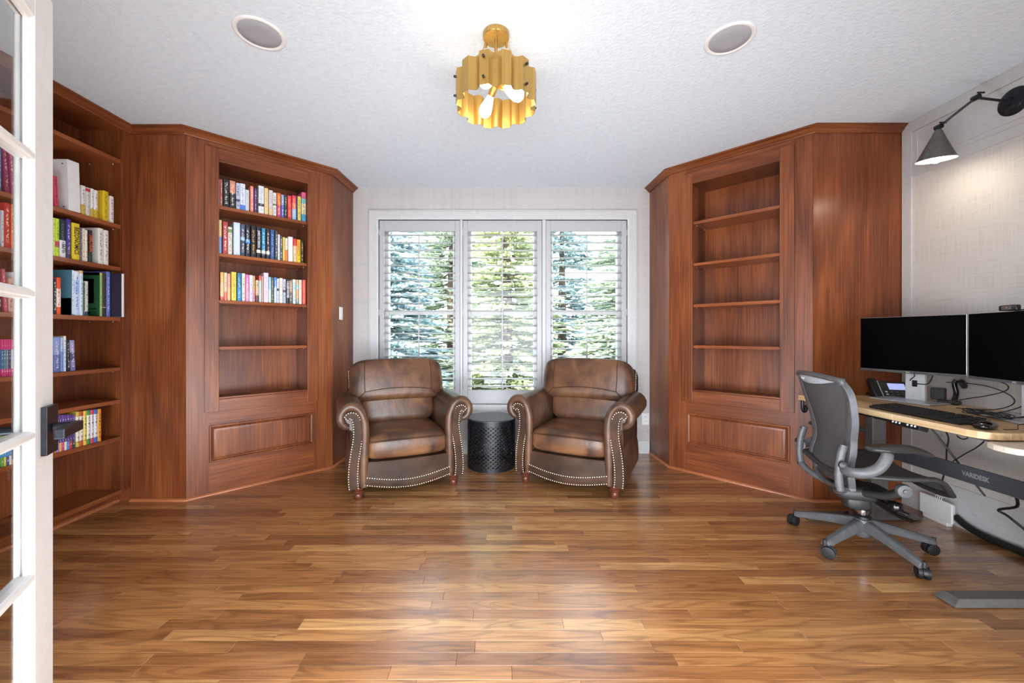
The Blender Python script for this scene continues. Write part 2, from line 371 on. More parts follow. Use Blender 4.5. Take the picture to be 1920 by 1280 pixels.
# shutters and sashes
bays = [(711, 862), (868, 1016), (1024, 1175)]
names = ['white plantation shutter behind the armchair by the light switch', 'white plantation shutter above the drum side table, middle of the window', 'white plantation shutter behind the armchair by the wall outlet']
YS = YB + .010
mull = MB()
for i, (a, b) in enumerate(bays):
    x0, x1 = (a - CX) / F * YB, (b - CX) / F * YB
    x0 = WX0 + .003 if i == 0 else x0; x1 = WX1 - .003 if i == 2 else x1
    z0, z1 = WZ0 + .003, WZ1 - .004
    t = thing('plantation_shutter', ((x0+x1)/2, YS, z0), names[i], 'shutter', group='plantation shutters')
    st = .046; top = .106; bot = .134
    for k, (p, q) in enumerate(((x0, x0+st), (x1-st, x1))): obj('stile', MB().box(p, q, YS, YS+.028, z0, z1), M_shut, t, bevel=.003)
    obj('rail', MB().box(x0+st, x1-st, YS+.001, YS+.027, z1-top, z1), M_shut, t, bevel=.002)
    obj('rail', MB().box(x0+st, x1-st, YS+.001, YS+.027, z0, z0+bot), M_shut, t, bevel=.002)
    lz0, lz1 = z0 + bot, z1 - top; n = 21; sp = (lz1 - lz0) / n
    prof = [(.038*math.cos(q), .0052*math.sin(q)) for q in [2*math.pi*k/12 for k in range(12)]]
    me = None
    for k in range(n):
        zc = lz0 + sp * (k + .5)
        if me is None:
            mb = MB(T(0, YS+.014, zc) @ RX(math.radians(3))).prism(prof, x0+st+.002, x1-st-.002, 'x')
            o = obj('louver', mb, M_shut, t, smooth=50); me = o.data; z_first = zc
        else:
            o = bpy.data.objects.new('louver', me); COL.objects.link(o); o.parent = t; o.location = (0, 0, zc - z_first)
    xm = (x0+x1)/2
    obj('tilt_rod', MB().box(xm-.006, xm+.006, YS-.034, YS-.024, lz0+.01, lz1-.03), M_shut, t, bevel=.002)
    hx = x0 if i < 2 else x1
    for hz in (z0+.12, (z0+z1)/2, z1-.12): obj('hinge', MB().box(hx-.006, hx+.003, YS-.004, YS+.006, hz-.03, hz+.03), M_shut, t, bevel=.001)
    # sash and pane behind
    wn = tag(obj('window_%d' % (i+1), MB().ring(x0-.004, x1+.004, z0-.002, z1+.002, [(0, YB+.13), (0, YB+.075), (.075, YB+.075), (.08, YB+.085), (.08, YB+.13)]).box(x0+.05, x1-.05, YB+.085, YB+.125, z0+(z1-z0)*.488, z0+(z1-z0)*.512), M_white), kind='structure')
    obj('pane', MB().box(x0+.070, x1-.070, YB+.10, YB+.104, z0+.070, z1-.070), M_glass, wn)
    if i < 2: mull.box(x1 + .003, (bays[i+1][0] - CX) / F * YB - .003, YB - .004, YB + .13, WZ0, WZ1)
tag(obj('trim_5', mull, M_white, bevel=.002), kind='structure')
# sill apron under the window
tag(obj('trim_6', MB().box(WX0-.09, WX1+.09, YB-.03, YB-.001, WZ0-.098, WZ0-.0895), M_white, bevel=.006), kind='structure')

# ------------------------------------------------------------------ corner bookcases
def corner_case(M, L, f0, f1, o0, o1, extra, crown_path, label, loc):
    t = thing('corner_bookcase', loc, label, 'bookcase')
    A = lambda: MB(M)
    o = obj('face_stile', A().box(0, f0+.03, 0, .02, 0, HT), M_cher, t); o = obj('face_stile', A().box(f1-.03, L, 0, .02, 0, HT), M_cher, t)
    obj('face_rail', A().box(f0+.03, f1-.03, 0, .02, 2.47, HT), M_cherh, t)
    obj('face_rail', A().box(f0+.03, f1-.03, 0, .02, .502, .70), M_cherh, t)
    obj('face_rail', A().box(f0+.03, f1-.03, 0, .02, 0, .236), M_cherh, t)
    rp = A().ring(f0+.027, f1-.027, .234, .504, [(0, .0), (.004, -.006), (.012, -.006), (.016, .006), (.024, .010)], fill=False)
    rp.ring(f0+.051, f1-.051, .258, .480, [(0, .010), (.006, .002), (.02, -.0005)], fill=True)
    obj('raised_panel', rp, M_cher, t, smooth=25)
    for a, b in ((f0, o0), (o1, f1)): obj('frame_stile', A().box(a, b, -.02, 0, .60, 2.512), M_cher, t, bevel=.002)
    obj('frame_rail', A().box(o0, o1, -.0195, 0, 2.417, 2.512), M_cherh, t, bevel=.0015)
    obj('frame_rail', A().box(o0, o1, -.0195, 0, .60, .688), M_cherh, t, bevel=.0015)
    D = .27
    obj('back_panel', A().box(o0-.02, o1+.02, D, D+.012, .66, 2.45), M_cher, t)
    for a in (o0-.018, o1): obj('side_panel', A().box(a, a+.018, 0, D, .66, 2.45), M_cher, t)
    obj('top_panel', A().box(o0, o1, 0, D, 2.417, 2.435), M_cherh, t)
    obj('bottom_panel', A().box(o0, o1, 0, D, .668, .688), M_cherh, t)
    for z in (2.105, 1.757, 1.413, 1.071):
        s = obj('shelf', A().box(o0+.001, o1-.001, .004, D-.002, z-.024, z), M_shelf, t, bevel=.002)
        for q in (o0+.012, o1-.012):
            for yy in (.05, .22): obj('shelf_pin', A().add(*ico(q, yy, z-.030, .006)), M_steel, s)
    for nm, bx in extra: obj(nm, MB().box(*bx) if len(bx) == 6 else MB().prism(bx[0], bx[1], bx[2]), M_cher, t)
    cp = [(0, HT-.048), (.010, HT-.048), (.012, HT-.040), (.020, HT-.036), (.030, HT-.022), (.046, HT-.012), (.050, HT-.011), (.050, HT-.001), (0, HT-.001)]
    obj('crown_moulding', MB().sweep(crown_path, cp), M_cherh, t, smooth=30)
    sp = [(0, 0), (.014, 0), (.014, .006), (.010, .013), (.004, .017), (0, .018)]
    obj('shoe_moulding', MB().sweep(crown_path, sp), M_shoe, t, smooth=40)
    return t
def ico(x, y, z, r):
    vs = [(x+r,y,z),(x-r,y,z),(x,y+r,z),(x,y-r,z),(x,y,z+r),(x,y,z-r)]
    return vs, [(0,2,4),(2,1,4),(1,3,4),(3,0,4),(2,0,5),(1,2,5),(3,1,5),(0,3,5)]
def frame(p, q):
    u = Vector((q[0]-p[0], q[1]-p[1])); L = u.length; u.normalize()
    return Matrix(((u.x, -u.y, 0, p[0]), (u.y, u.x, 0, p[1]), (0, 0, 1, 0), (0, 0, 0, 1))), L
ML, LL = frame(P1, P2); MR, LR = frame(P3, P4)
XB = -2.60                                     # face of the wall bookcase
extraL = [('end_panel', (-2.70, P1[0]+.006, 2.775, 2.795, 0, HT)), ('window_side_panel', ([(P2[0], P2[1]), (-1.48, YB), (-1.50, YB), (P2[0]-.02, P2[1])], 0, HT))]
case_l = corner_case(ML, LL, .110, .888, .195, .803, extraL, [(XB+.001, 2.775), P1, P2, (-1.48, YB)], 'cherry corner bookcase with three shelves of books, beside the light switch', (P1[0], P1[1], 0))
extraR = [('end_panel', (P4[0]-.006, XR-.001, 2.757, 2.777, 0, HT)), ('window_side_panel', ([(P3[0], P3[1]), (1.428, YB), (1.45, YB), (P3[0]+.02, P3[1])], 0, HT))]
case_r = corner_case(MR, LR, LR-.893, LR-.110, LR-.808, LR-.197, extraR, [(1.428, YB), P3, P4, (XR, 2.757)], 'cherry corner bookcase with empty shelves, behind the mesh desk chair', (P4[0], P4[1], 0))

# light switch on the window side panel
sx = px(638, 587, 3.60)
Ms = Matrix(((0, -1, 0, -1.4885), (1, 0, 0, 3.63), (0, 0, 1, 1.353), (0, 0, 0, 1)))
sw = thing('light_switch', (-1.4885, 3.63, 1.29), 'white rocker light switch plate on the cherry side panel by the window', 'light switch')
obj('plate', MB(Ms).box(-.036, .036, -.006, 0, -.058, .058), M_whitep, sw, bevel=.002)
obj('rocker', MB(Ms).box(-.016, .016, -.010, -.006, -.033, .033), M_whitep, sw, bevel=.0015)
# outlet on the back wall
po = (1.402, YB, .335)
ou = thing('wall_outlet', (1.385, YB, .28), 'white double power outlet low on the papered wall behind the armchair', 'outlet')
Mo = T(1.385, YB, .335)
obj('plate', MB(Mo).box(-.035, .035, -.006, 0, -.057, .057), M_whitep, ou, bevel=.002)
for dz in (.021, -.021):
    s = obj('socket', MB(Mo).box(-.017, .017, -.0085, -.006, dz-.015, dz+.015), M_whitep, ou, bevel=.001)
    for dx in (-.006, .006): obj('slot', MB(Mo).box(dx-.0015, dx+.0015, -.0092, -.0085, dz-.002, dz+.008), M_rubber, s)

# ------------------------------------------------------------------ wall bookcase on the left
BY0, BY1 = .50, 2.716
bk = thing('wall_bookcase', (XB, 1.6, 0), 'tall cherry wall bookcase full of books behind the glazed door', 'bookcase')
obj('face_stile', MB().box(XB-.02, XB, BY1, 2.774, .10, HT), M_cher, bk, bevel=.002)
obj('face_stile', MB().box(XB-.02, XB, BY0-.05, BY0, .10, HT), M_cher, bk, bevel=.002)
obj('face_rail', MB().box(XB-.02, XB-.0005, BY0, BY1, 2.552, HT), M_cherh, bk)
obj('face_rail', MB().box(XB-.02, XB-.0005, BY0, BY1, .075, .105), M_cherh, bk)
obj('toe_kick', MB().box(-2.70, -2.685, BY0-.05, 2.774, 0, .08), M_cherh, bk)
obj('back_panel', MB().box(-2.90, -2.888, BY0, BY1+.018, .08, 2.58), M_cher, bk)
obj('side_panel', MB().box(-2.888, XB-.02, BY1, BY1+.018, .08, 2.58), M_cher, bk)
obj('side_panel', MB().box(-2.888, XB-.02, BY0-.018, BY0, .08, 2.58), M_cher, bk)
obj('bottom_panel', MB().box(-2.888, XB-.02, BY0, BY1, .085, .103), M_cherh, bk)
obj('top_panel', MB().box(-2.888, XB-.02, BY0, BY1, 2.552, 2.57), M_cherh, bk)
BZ = [2.35, 1.906, 1.617, 1.277, .938, .718, .467]
for z in BZ:
    s = obj('shelf', MB().box(-2.887, XB-.012, BY0+.001, BY1-.001, z-.026, z), M_shelf, bk, bevel=.002)
    for x_ in (-2.82, -2.66): obj('shelf_pin', MB().add(*ico(x_, BY1-.006, z-.032, .006)), M_steel, s)
cp = [(0, HT-.048), (.010, HT-.048), (.012, HT-.040), (.020, HT-.036), (.030, HT-.022), (.046, HT-.012), (.050, HT-.011), (.050, HT-.001), (0, HT-.001)]
obj('crown_moulding', MB().sweep([(XB, BY0-.05), (XB, 2.774)], cp), M_cherh, bk, smooth=30)
obj('shoe_moulding', MB().sweep([(-2.685, BY0-.05), (-2.685, 2.77)], [(0, 0), (.014, 0), (.014, .006), (.010, .013), (.004, .017), (0, .018)]), M_shoe, bk, smooth=40)

# ------------------------------------------------------------------ text
def text(s, size, M, mat, parent, name='lettering', bold=0.0, extr=.0003, sx=1.0):
    cu = bpy.data.curves.new('t', 'FONT'); cu.body = s; cu.size = size; cu.align_x = 'CENTER'; cu.align_y = 'CENTER'; cu.extrude = extr; cu.offset = bold; cu.resolution_u = 2
    ob = bpy.data.objects.new('t', cu); COL.objects.link(ob)
    me = bpy.data.meshes.new_from_object(ob.evaluated_get(bpy.context.evaluated_depsgraph_get()))
    bpy.data.objects.remove(ob); bpy.data.curves.remove(cu)
    mm = chain(parent).inverted() @ M @ Matrix.Diagonal((sx, 1, 1, 1)); me.transform(mm); me.name = name
    me.materials.clear(); me.materials.append(mat)
    o = bpy.data.objects.new(name, me); COL.objects.link(o); o.parent = parent; return o

# ------------------------------------------------------------------ books
PALETTE = {}
def book_mat(bands, ink, print_=True):
    key = (tuple(bands), ink, print_)
    if key in PALETTE: return PALETTE[key]
    m, nt, p = base_mat('book_cover'); L = nt.links.new
    tc = nt.nodes.new('ShaderNodeTexCoord'); sp = nt.nodes.new('ShaderNodeSeparateXYZ'); L(tc.outputs['Generated'], sp.inputs[0])
    r = ramp(nt, [(z, sr(*c)) for z, c in bands] if len(bands) > 1 else [(0, sr(*bands[0][1])), (1, sr(*bands[0][1]))]); r.color_ramp.interpolation = 'CONSTANT' if len(bands) > 1 else 'LINEAR'
    L(sp.outputs['Z'], r.inputs[0]); out = r.outputs[0]
    if print_:
        mp = coords(nt, (150, 40, 95)); n = N(nt, 'ShaderNodeTexNoise'); n.inputs['Scale'].default_value = 1; n.inputs['Detail'].default_value = 2; L(mp.outputs[0], n.inputs['Vector'])
        def step(sock, a, b, inv=False):
            x = N(nt, 'ShaderNodeMath', operation='COMPARE'); x.inputs[1].default_value = (a+b)/2; x.inputs[2].default_value = (b-a)/2; L(sock, x.inputs[0]); return x.outputs[0]
        g = N(nt, 'ShaderNodeMath', operation='GREATER_THAN'); g.inputs[1].default_value = .53; L(n.outputs['Fac'], g.inputs[0])
        def mul(a, b):
            x = N(nt, 'ShaderNodeMath', operation='MULTIPLY'); L(a, x.inputs[0]); L(b, x.inputs[1]); return x.outputs[0]
        z1 = step(sp.outputs['Z'], .12, .42); z2 = step(sp.outputs['Z'], .47, .9)
        s = N(nt, 'ShaderNodeMath', operation='ADD'); L(z1, s.inputs[0]); L(z2, s.inputs[1])
        mk = mul(mul(g.outputs[0], s.outputs[0]), mul(step(sp.outputs['X'], .3, .7), step(sp.outputs['Y'], -.02, .012)))
        mx = N(nt, 'ShaderNodeMix', data_type='RGBA'); L(mk, mx.inputs[0]); L(out, mx.inputs[6]); mx.inputs[7].default_value = sr(*ink); out = mx.outputs[2]
    L(out, p.inputs['Base Color']); p.inputs['Roughness'].default_value = .42
    PALETTE[key] = m; return m
M_page = pmat('paper_pages', sr(228, 221, 205), sr(206, 198, 180), rough=.85, scale=(400, 4, 4))
def book(M, w, h, d, bands, ink, label, group, print_=True, hard=False):
    c = .0026 if hard else .0012; o_ = .003 if hard else 0.0006
    poly = [(0, 0), (w, 0), (w, d), (w-c, d), (w-c, c*1.3), (c, c*1.3), (c, d), (0, d)]
    r = .0035 if w > .014 else .0015
    poly = [(0, r), (r*.5, r*.15), (w*.5, -r*.25), (w-r*.5, r*.15), (w, r)] + poly[2:]
    mb = MB().prism(poly, 0, h)
    me = bpy.data.meshes.new('book'); me.from_pydata(mb.v, [], mb.f); b = bmesh.new(); b.from_mesh(me); bmesh.ops.recalc_face_normals(b, faces=b.faces); b.to_mesh(me); b.free()
    me.materials.append(book_mat(bands, ink, print_))
    o = bpy.data.objects.new('book', me); COL.objects.link(o); o.matrix_basis = M
    tag(o, label, 'book', group)
    obj('page_block', MB(M).box(c, w-c, c*1.3, d-o_, o_, h-o_), M_page, o)
    return o
W_, K_ = (236, 233, 228), (28, 28, 32)
# rows on the corner bookcase: left and right edge and top in zoomed pixels, colour bands from the bottom up, ink, description
def hexb(*a): return list(a)
rowA = [
 (100,128,155,[(0,(214,205,226))],(90,80,120),'thin lilac paperback at the open end'),
 (132,178,165,[(0,(184,96,74))],(240,210,190),'terracotta red paperback'),
 (190,310,165,[(0,(34,33,36))],(215,212,210),'thick black paperback with white lettering'),
 (318,428,190,[(0,(52,46,46)),(.55,(216,140,110))],(236,226,220),'black paperback with an orange upper half'),
 (435,510,235,[(0,(176,186,208)),(.3,(70,70,98)),(.38,(188,196,216))],(62,62,96),'pale blue paperback with dark figures'),
 (512,612,245,[(0,(70,128,214)),(.2,(222,226,236))],(128,140,190),'white paperback with a blue patch at the foot'),
 (613,690,360,[(0,(205,208,210))],(180,182,186),'short pale grey paperback'),
 (708,772,290,[(0,(240,142,122))],(250,214,200),'salmon pink hardback'),
 (778,832,335,[(0,(84,58,110))],(200,180,220),'dark purple paperback'),
 (834,858,300,[(0,(86,78,62))],(160,150,130),'thin olive brown paperback'),
 (859,965,290,[(0,(226,228,230)),(.26,(60,60,62)),(.36,(222,224,228))],(166,168,176),'silver white hardback with a small black animal'),
 (975,1052,325,[(0,(231,202,148))],(214,178,120),'plain tan hardback'),
 (1058,1135,370,[(0,(222,196,152)),(.28,(216,204,206))],(176,160,170),'pale grey paperback with a tan foot'),
 (1140,1205,415,[(0,(226,222,214)),(.45,(92,128,82)),(.53,(230,226,216))],(98,100,104),'off white paperback with a green spot'),
 (1215,1290,420,[(0,(198,74,130)),(.5,(226,112,56))],(250,220,120),'orange and magenta paperback'),
 (1294,1346,455,[(0,(92,108,190)),(.55,(150,164,206))],(235,235,245),'blue paperback with white lettering'),
 (1350,1402,460,[(0,(52,56,48))],(214,206,190),'black green paperback'),
 (1415,1490,470,[(0,(226,62,72))],(250,170,90),'bright red paperback'),
 (1500,1580,470,[(0,(150,182,216)),(.45,(226,120,104)),(.7,(226,70,88))],(250,214,120),'coral and pale blue paperback'),
 (1582,1603,480,[(0,(58,54,110))],(120,120,170),'thin navy paperback'),
 (1605,1670,485,[(0,(222,206,92))],(120,128,60),'yellow paperback'),
 (1680,1770,410,[(0,(70,150,190)),(.25,(222,206,170)),(.62,(120,190,190)),(.78,(220,96,136))],(90,80,70),'pink, turquoise and sand striped hardback'),
]
rowB = [
 (105,165,75,[(0,(110,160,226)),(.5,(236,214,160))],(220,190,120),'cream over blue paperback'),
 (180,280,110,[(0,(178,62,62))],(244,230,222),'wide red hardback with white lettering'),
 (283,365,205,[(0,(222,216,204)),(.8,(120,152,86)),(.92,(226,220,206))],(150,140,128),'cream hardback with a green label'),
 (390,518,120,[(0,(206,218,234))],(232,232,224),'thick pale blue hardback, tallest of its row'),
 (525,608,155,[(0,(56,66,86)),(.5,(150,186,214)),(.6,(78,84,108))],(230,222,214),'slate hardback with a pale blue middle band'),
 (618,708,165,[(0,(28,32,44)),(.42,(80,150,216)),(.54,(30,34,46))],(232,230,226),'black hardback with a bright blue middle band'),
 (715,815,190,[(0,(30,30,32))],(232,160,82),'black hardback with orange lettering'),
 (825,902,205,[(0,(36,35,40)),(.16,(226,220,206)),(.26,(38,36,42))],None,'black hardback with white author lettering, nearest the orange lettered one'),
 (922,995,230,[(0,(40,48,60)),(.16,(222,218,206)),(.26,(52,134,176))],(206,236,244),'blue hardback with a white mark at the foot'),
 (1012,1082,240,[(0,(44,40,46)),(.16,(226,220,206)),(.26,(46,42,48))],(226,224,220),'black hardback with white author lettering, beside the navy one'),
 (1090,1168,255,[(0,(54,82,136))],(150,176,214),'navy blue hardback'),
 (1175,1225,280,[(0,(72,70,74))],(226,224,222),'charcoal paperback with white lettering'),
 (1227,1268,350,[(0,(226,228,236))],(200,170,150),'narrow white paperback'),
 (1270,1320,375,[(0,(86,78,76))],(206,200,196),'brown grey paperback'),
 (1322,1370,400,[(0,(230,196,92))],(190,150,60),'mustard yellow paperback'),
 (1373,1420,420,[(0,(232,124,48)),(.5,(232,228,220))],(196,120,70),'white over orange paperback'),
 (1425,1512,395,[(0,(238,234,232))],(220,214,212),'plain white paperback, thickest of the short ones'),
 (1525,1593,430,[(0,(228,204,160)),(.7,(214,58,62))],(190,120,60),'cream paperback with a red top'),
 (1595,1662,445,[(0,(240,206,40)),(.35,(240,168,44))],(120,80,30),'amber yellow paperback'),
 (1666,1722,465,[(0,(48,40,34))],(206,176,96),'black paperback with gold lettering'),
]
rowC = [
 (135,208,100,[(0,(226,104,96)),(.15,(240,196,140)),(.6,(236,178,88))],(246,226,190),'orange to pink paperback'),
 (210,268,110,[(0,(230,130,120)),(.3,(240,196,172)),(.62,(240,214,180))],(214,120,100),'peach paperback'),
 (270,332,130,[(0,(240,180,130)),(.5,(236,146,130))],(240,200,180),'salmon paperback'),
 (345,442,100,[(0,(226,204,80))],(160,136,50),'wide yellow paperback'),
 (455,540,120,[(0,(46,128,186)),(.5,(40,110,150))],(160,214,240),'blue paperback'),
 (548,612,125,[(0,(220,214,206)),(.6,(226,226,206))],(120,128,80),'cream paperback with olive lettering'),
 (615,684,150,[(0,(236,142,176)),(.62,(226,110,180))],(250,210,226),'pink paperback'),
 (688,752,160,[(0,(214,214,240)),(.6,(238,238,240))],(120,130,190),'white and lavender paperback'),
 (755,802,170,[(0,(226,140,170)),(.45,(214,170,110))],(90,80,70),'tan over pink paperback'),
 (808,866,255,[(0,(96,62,46)),(.3,(232,190,150)),(.7,(214,190,160))],(110,70,50),'short brown and cream paperback'),
 (868,916,170,[(0,(186,200,208)),(.8,(216,84,66))],(230,230,230),'pale grey paperback with a red top'),
 (918,946,180,[(0,(206,176,160))],(150,110,96),'thin tan paperback'),
 (960,1052,115,[(0,(236,206,224))],(214,150,180),'pale pink hardback, tallest of its row'),
 (1054,1100,195,[(0,(200,226,206)),(.5,(130,196,214))],(240,240,230),'aqua paperback'),
 (1102,1158,205,[(0,(88,88,78))],(170,166,140),'olive grey paperback'),
 (1160,1212,200,[(0,(196,208,226)),(.6,(64,128,216))],(240,240,246),'bright blue over white paperback'),
 (1215,1258,225,[(0,(206,214,230)),(.5,(60,66,96)),(.6,(222,226,236))],(80,90,140),'white paperback with a navy band'),
 (1260,1322,215,[(0,(238,220,204))],(200,160,140),'plain cream paperback'),
 (1326,1378,235,[(0,(170,194,214)),(.45,(80,80,110)),(.55,(196,196,216))],(100,100,140),'grey blue paperback'),
 (1384,1442,240,[(0,(50,44,42))],None,'black paperback with large white lettering'),
 (1448,1506,260,[(0,(96,92,88)),(.5,(170,136,110))],(220,206,190),'dark tan paperback'),
 (1514,1570,240,[(0,(214,232,234)),(.9,(240,230,220))],(110,150,170),'pale aqua paperback'),
 (1575,1622,245,[(0,(120,150,150)),(.2,(214,160,100)),(.6,(140,190,190)),(.8,(214,170,120))],(240,220,200),'tan and teal paperback'),
 (1626,1682,250,[(0,(240,220,206))],(206,140,120),'pale peach paperback'),
 (1696,1756,250,[(0,(226,98,84))],(236,140,120),'coral red paperback'),
]
nD = Vector((-ML[0][1], -ML[1][1]))            # outward normal of the left corner case
def row(rows, z, y0, shelf, zoom=10.105):
    for i, (a, b, top, bands, ink, desc) in enumerate(rows):
        back = .010 * R.random()
        P = Vector(P1) - nD * .014; u = Vector((ML[0][0], ML[1][0]))
        def s_of(q):
            k = (400 + q / zoom - CX) / F; return (k * P.y - P.x) / (u.x - k * u.y)
        s0, s1 = s_of(a), s_of(b)
        s0 = max(s0, .1965); s1 = min(s1, .8015)
        Y = P.y + (s0+s1)/2 * u.y
        h = H + (CY - (y0 + top / zoom)) / F * Y - z
        h = max(.13, min(h, .29))
        tall = h > .2
        M = Matrix.Translation((P.x + u.x*s0 - nD.x*back, P.y + u.y*s0 - nD.y*back, z + .0005)) @ RZ(math.atan2(u.y, u.x))
        o = book(M, s1 - s0 - .0012, h, .145 if tall else .115, bands, ink or W_, "%s on corner bookcase's %s shelf" % (desc, shelf), 'books on the %s shelf of the corner bookcase' % shelf, ink is not None, 'hardback' in desc)
        wd = s1 - s0
        MT = M @ Matrix(((0, 1, 0, wd/2), (0, 0, -1, -.0016), (-1, 0, 0, h*.52), (0, 0, 0, 1)))
        if desc.startswith('black paperback with large'): text('COLLEEN HOOVER', .024, MT @ T(-h*.06, 0), M_whitep, o, 'spine_lettering', .0006, sx=.66)
        if 'author lettering, nearest' in desc: text('JAMES PATTERSON', .022, MT @ T(-h*.08, 0), M_whitep, o, 'spine_lettering', .0004, sx=.72)
row(rowA, 2.105, 320, 'top'); row(rowB, 1.757, 405, 'second'); row(rowC, 1.413, 500, 'third')

# wall bookcase: (left px, right px, top px, depth, bands, ink, description); the spine faces the room at x = -2.62
def wrow(rows, z, shelf, xs=-2.622):
    for (a, b, top, d, bands, ink, desc, *opt) in rows:
        o_ = opt[0] if opt else {}
        x = o_.get('x', xs)
        y0, y1 = x * F / (a - CX), x * F / (b - CX)
        h = H + (CY - top) / F * y0 - z if top else o_.get('h', .2)
        y1 = min(y1, 2.714)
        M = Matrix.Translation((x, y0, z + .0005 + o_.get('dz', 0))) @ RZ(math.pi/2) @ RY(o_.get('lean', 0))
        o = book(M, (y1 - y0) - .001, h, d, bands, ink or W_, "%s on wall bookcase's %s shelf" % (desc, shelf), 'books on the %s shelf of the wall bookcase' % shelf, ink is not None, 'hardback' in desc)
        if 'text' in o_:
            wd = y1 - y0
            text(o_['text'], o_['size'], M @ Matrix(((0, 1, 0, wd/2), (0, 0, -1, -.0016), (-1, 0, 0, h*o_.get('tz', .55)), (0, 0, 0, 1))), o_['tm'], o, 'spine_lettering', .0006, sx=o_.get('sx', .8))
        if 'cover' in o_:                       # print on the front board that faces the doorway
            for (c0, c1, z0, z1, cc) in o_['cover']:
                obj('cover_panel', MB(M).box(-.0006, -.0001, d*c0, d*c1, h*z0, h*z1), pmat('cover_print', sr(*cc), rough=.45), o)
M_ink = pmat('black_ink', sr(24, 24, 26), rough=.6)
M_orange = pmat('orange_ink', sr(236, 112, 60), rough=.5)
wrow([
 (-3, 3, 0, .16, [(0,(70,130,190))], (220,220,230), 'blue paperback behind the door glass', dict(h=.22)),
 (10, 20, 0, .17, [(0,(140,42,92))], (220,180,190), 'plum hardback behind the door glass', dict(h=.25, lean=-.06)),
 (22, 31, 0, .17, [(0,(158,48,110))], (226,190,150), 'magenta hardback leaning on the plum one', dict(h=.25, lean=-.07)),
 (33, 40, 0, .17, [(0,(190,52,66))], (230,200,190), 'crimson hardback behind the door stile', dict(h=.24, lean=-.07)),
 (103, 111, 330, .2, [(0,(196,60,78))], (120,40,50), 'red spiral bound notebook against the white binder', dict(lean=-.05)),
 (153, 161, 347, .15, [(0,(206,178,60)),(.34,(232,226,220))], (150,140,140), 'white over yellow paperback next to the white binder'),
 (162, 170, 351, .15, [(0,(214,208,204)),(.86,(190,60,60)),(.97,(230,226,222))], (160,160,168), 'white paperback with a red label'),
 (171, 177, 353, .15, [(0,(206,172,50)),(.3,(232,228,222))], (150,146,148), 'white over yellow paperback next to the red labelled one'),
 (177.5, 184, 356, .15, [(0,(212,176,44)),(.3,(234,229,224))], (150,146,148), 'white over yellow paperback next to the all yellow one'),
 (194, 204, 357, .14, [(0,(222,188,44))], (150,120,30), 'all yellow paperback'),
 (207, 214, 367, .12, [(0,(232,226,220))], (120,116,120), 'small white paperback at the end of the row'),
], 1.906, 'second')
wrow([
 (3, 8, 0, .16, [(0,(220,220,226))], (120,120,130), 'white paperback behind the door glass', dict(h=.19)),
 (8.5, 20, 0, .16, [(0,(204,52,44))], (244,220,200), 'red hardback behind the door glass', dict(h=.235)),
 (21, 26, 0, .16, [(0,(226,110,52))], (240,200,160), 'orange paperback behind the door glass', dict(h=.235)),
 (27, 40, 0, .16, [(0,(172,50,54))], (230,180,160), 'dark red hardback behind the door stile', dict(h=.24)),
 (100, 104, 408, .15, [(0,(206,226,120))], (110,140,40), 'pale lime paperback'),
 (104.5, 112, 409, .15, [(0,(196,218,60)),(.24,(206,60,110)),(.4,(200,220,64))], (120,150,30), 'lime green paperback with a pink label'),
 (113, 124, 411, .16, [(0,(228,228,234)),(.45,(34,44,46))], (90,96,110), 'black hardback with a white lower half', dict(text='EATO', size=.024, tz=.25, tm=M_graph)),
 (125, 134, 410, .16, [(0,(70,58,84)),(.3,(62,48,128))], (190,180,214), 'purple hardback'),
 (136, 150, 417, .15, [(0,(228,200,32))], None, 'bright yellow hardback with black lettering', dict(text='BEZONOMICS', size=.036, tz=.52, tm=M_ink, sx=.74)),
 (151, 154.5, 427, .14, [(0,(104,96,104))], (200,190,196), 'thin grey paperback'),
 (155, 159.5, 428, .14, [(0,(226,214,196))], (120,80,80), 'narrow cream paperback'),
 (160, 165, 431, .14, [(0,(232,222,208))], (190,120,90), 'cream paperback with faint orange lettering'),
 (167, 174, 431, .14, [(0,(36,60,46)),(.3,(38,32,32))], None, 'black paperback with orange lettering', dict(text='TRACTION', size=.03, tz=.6, tm=M_orange, sx=.72)),
 (185, 194.5, 427, .15, [(0,(230,226,218))], (110,108,112), 'thick white paperback'),
 (196, 204, 431, .13, [(0,(234,228,220))], (120,116,118), 'white paperback at the end of the row'),
], 1.617, 'third')
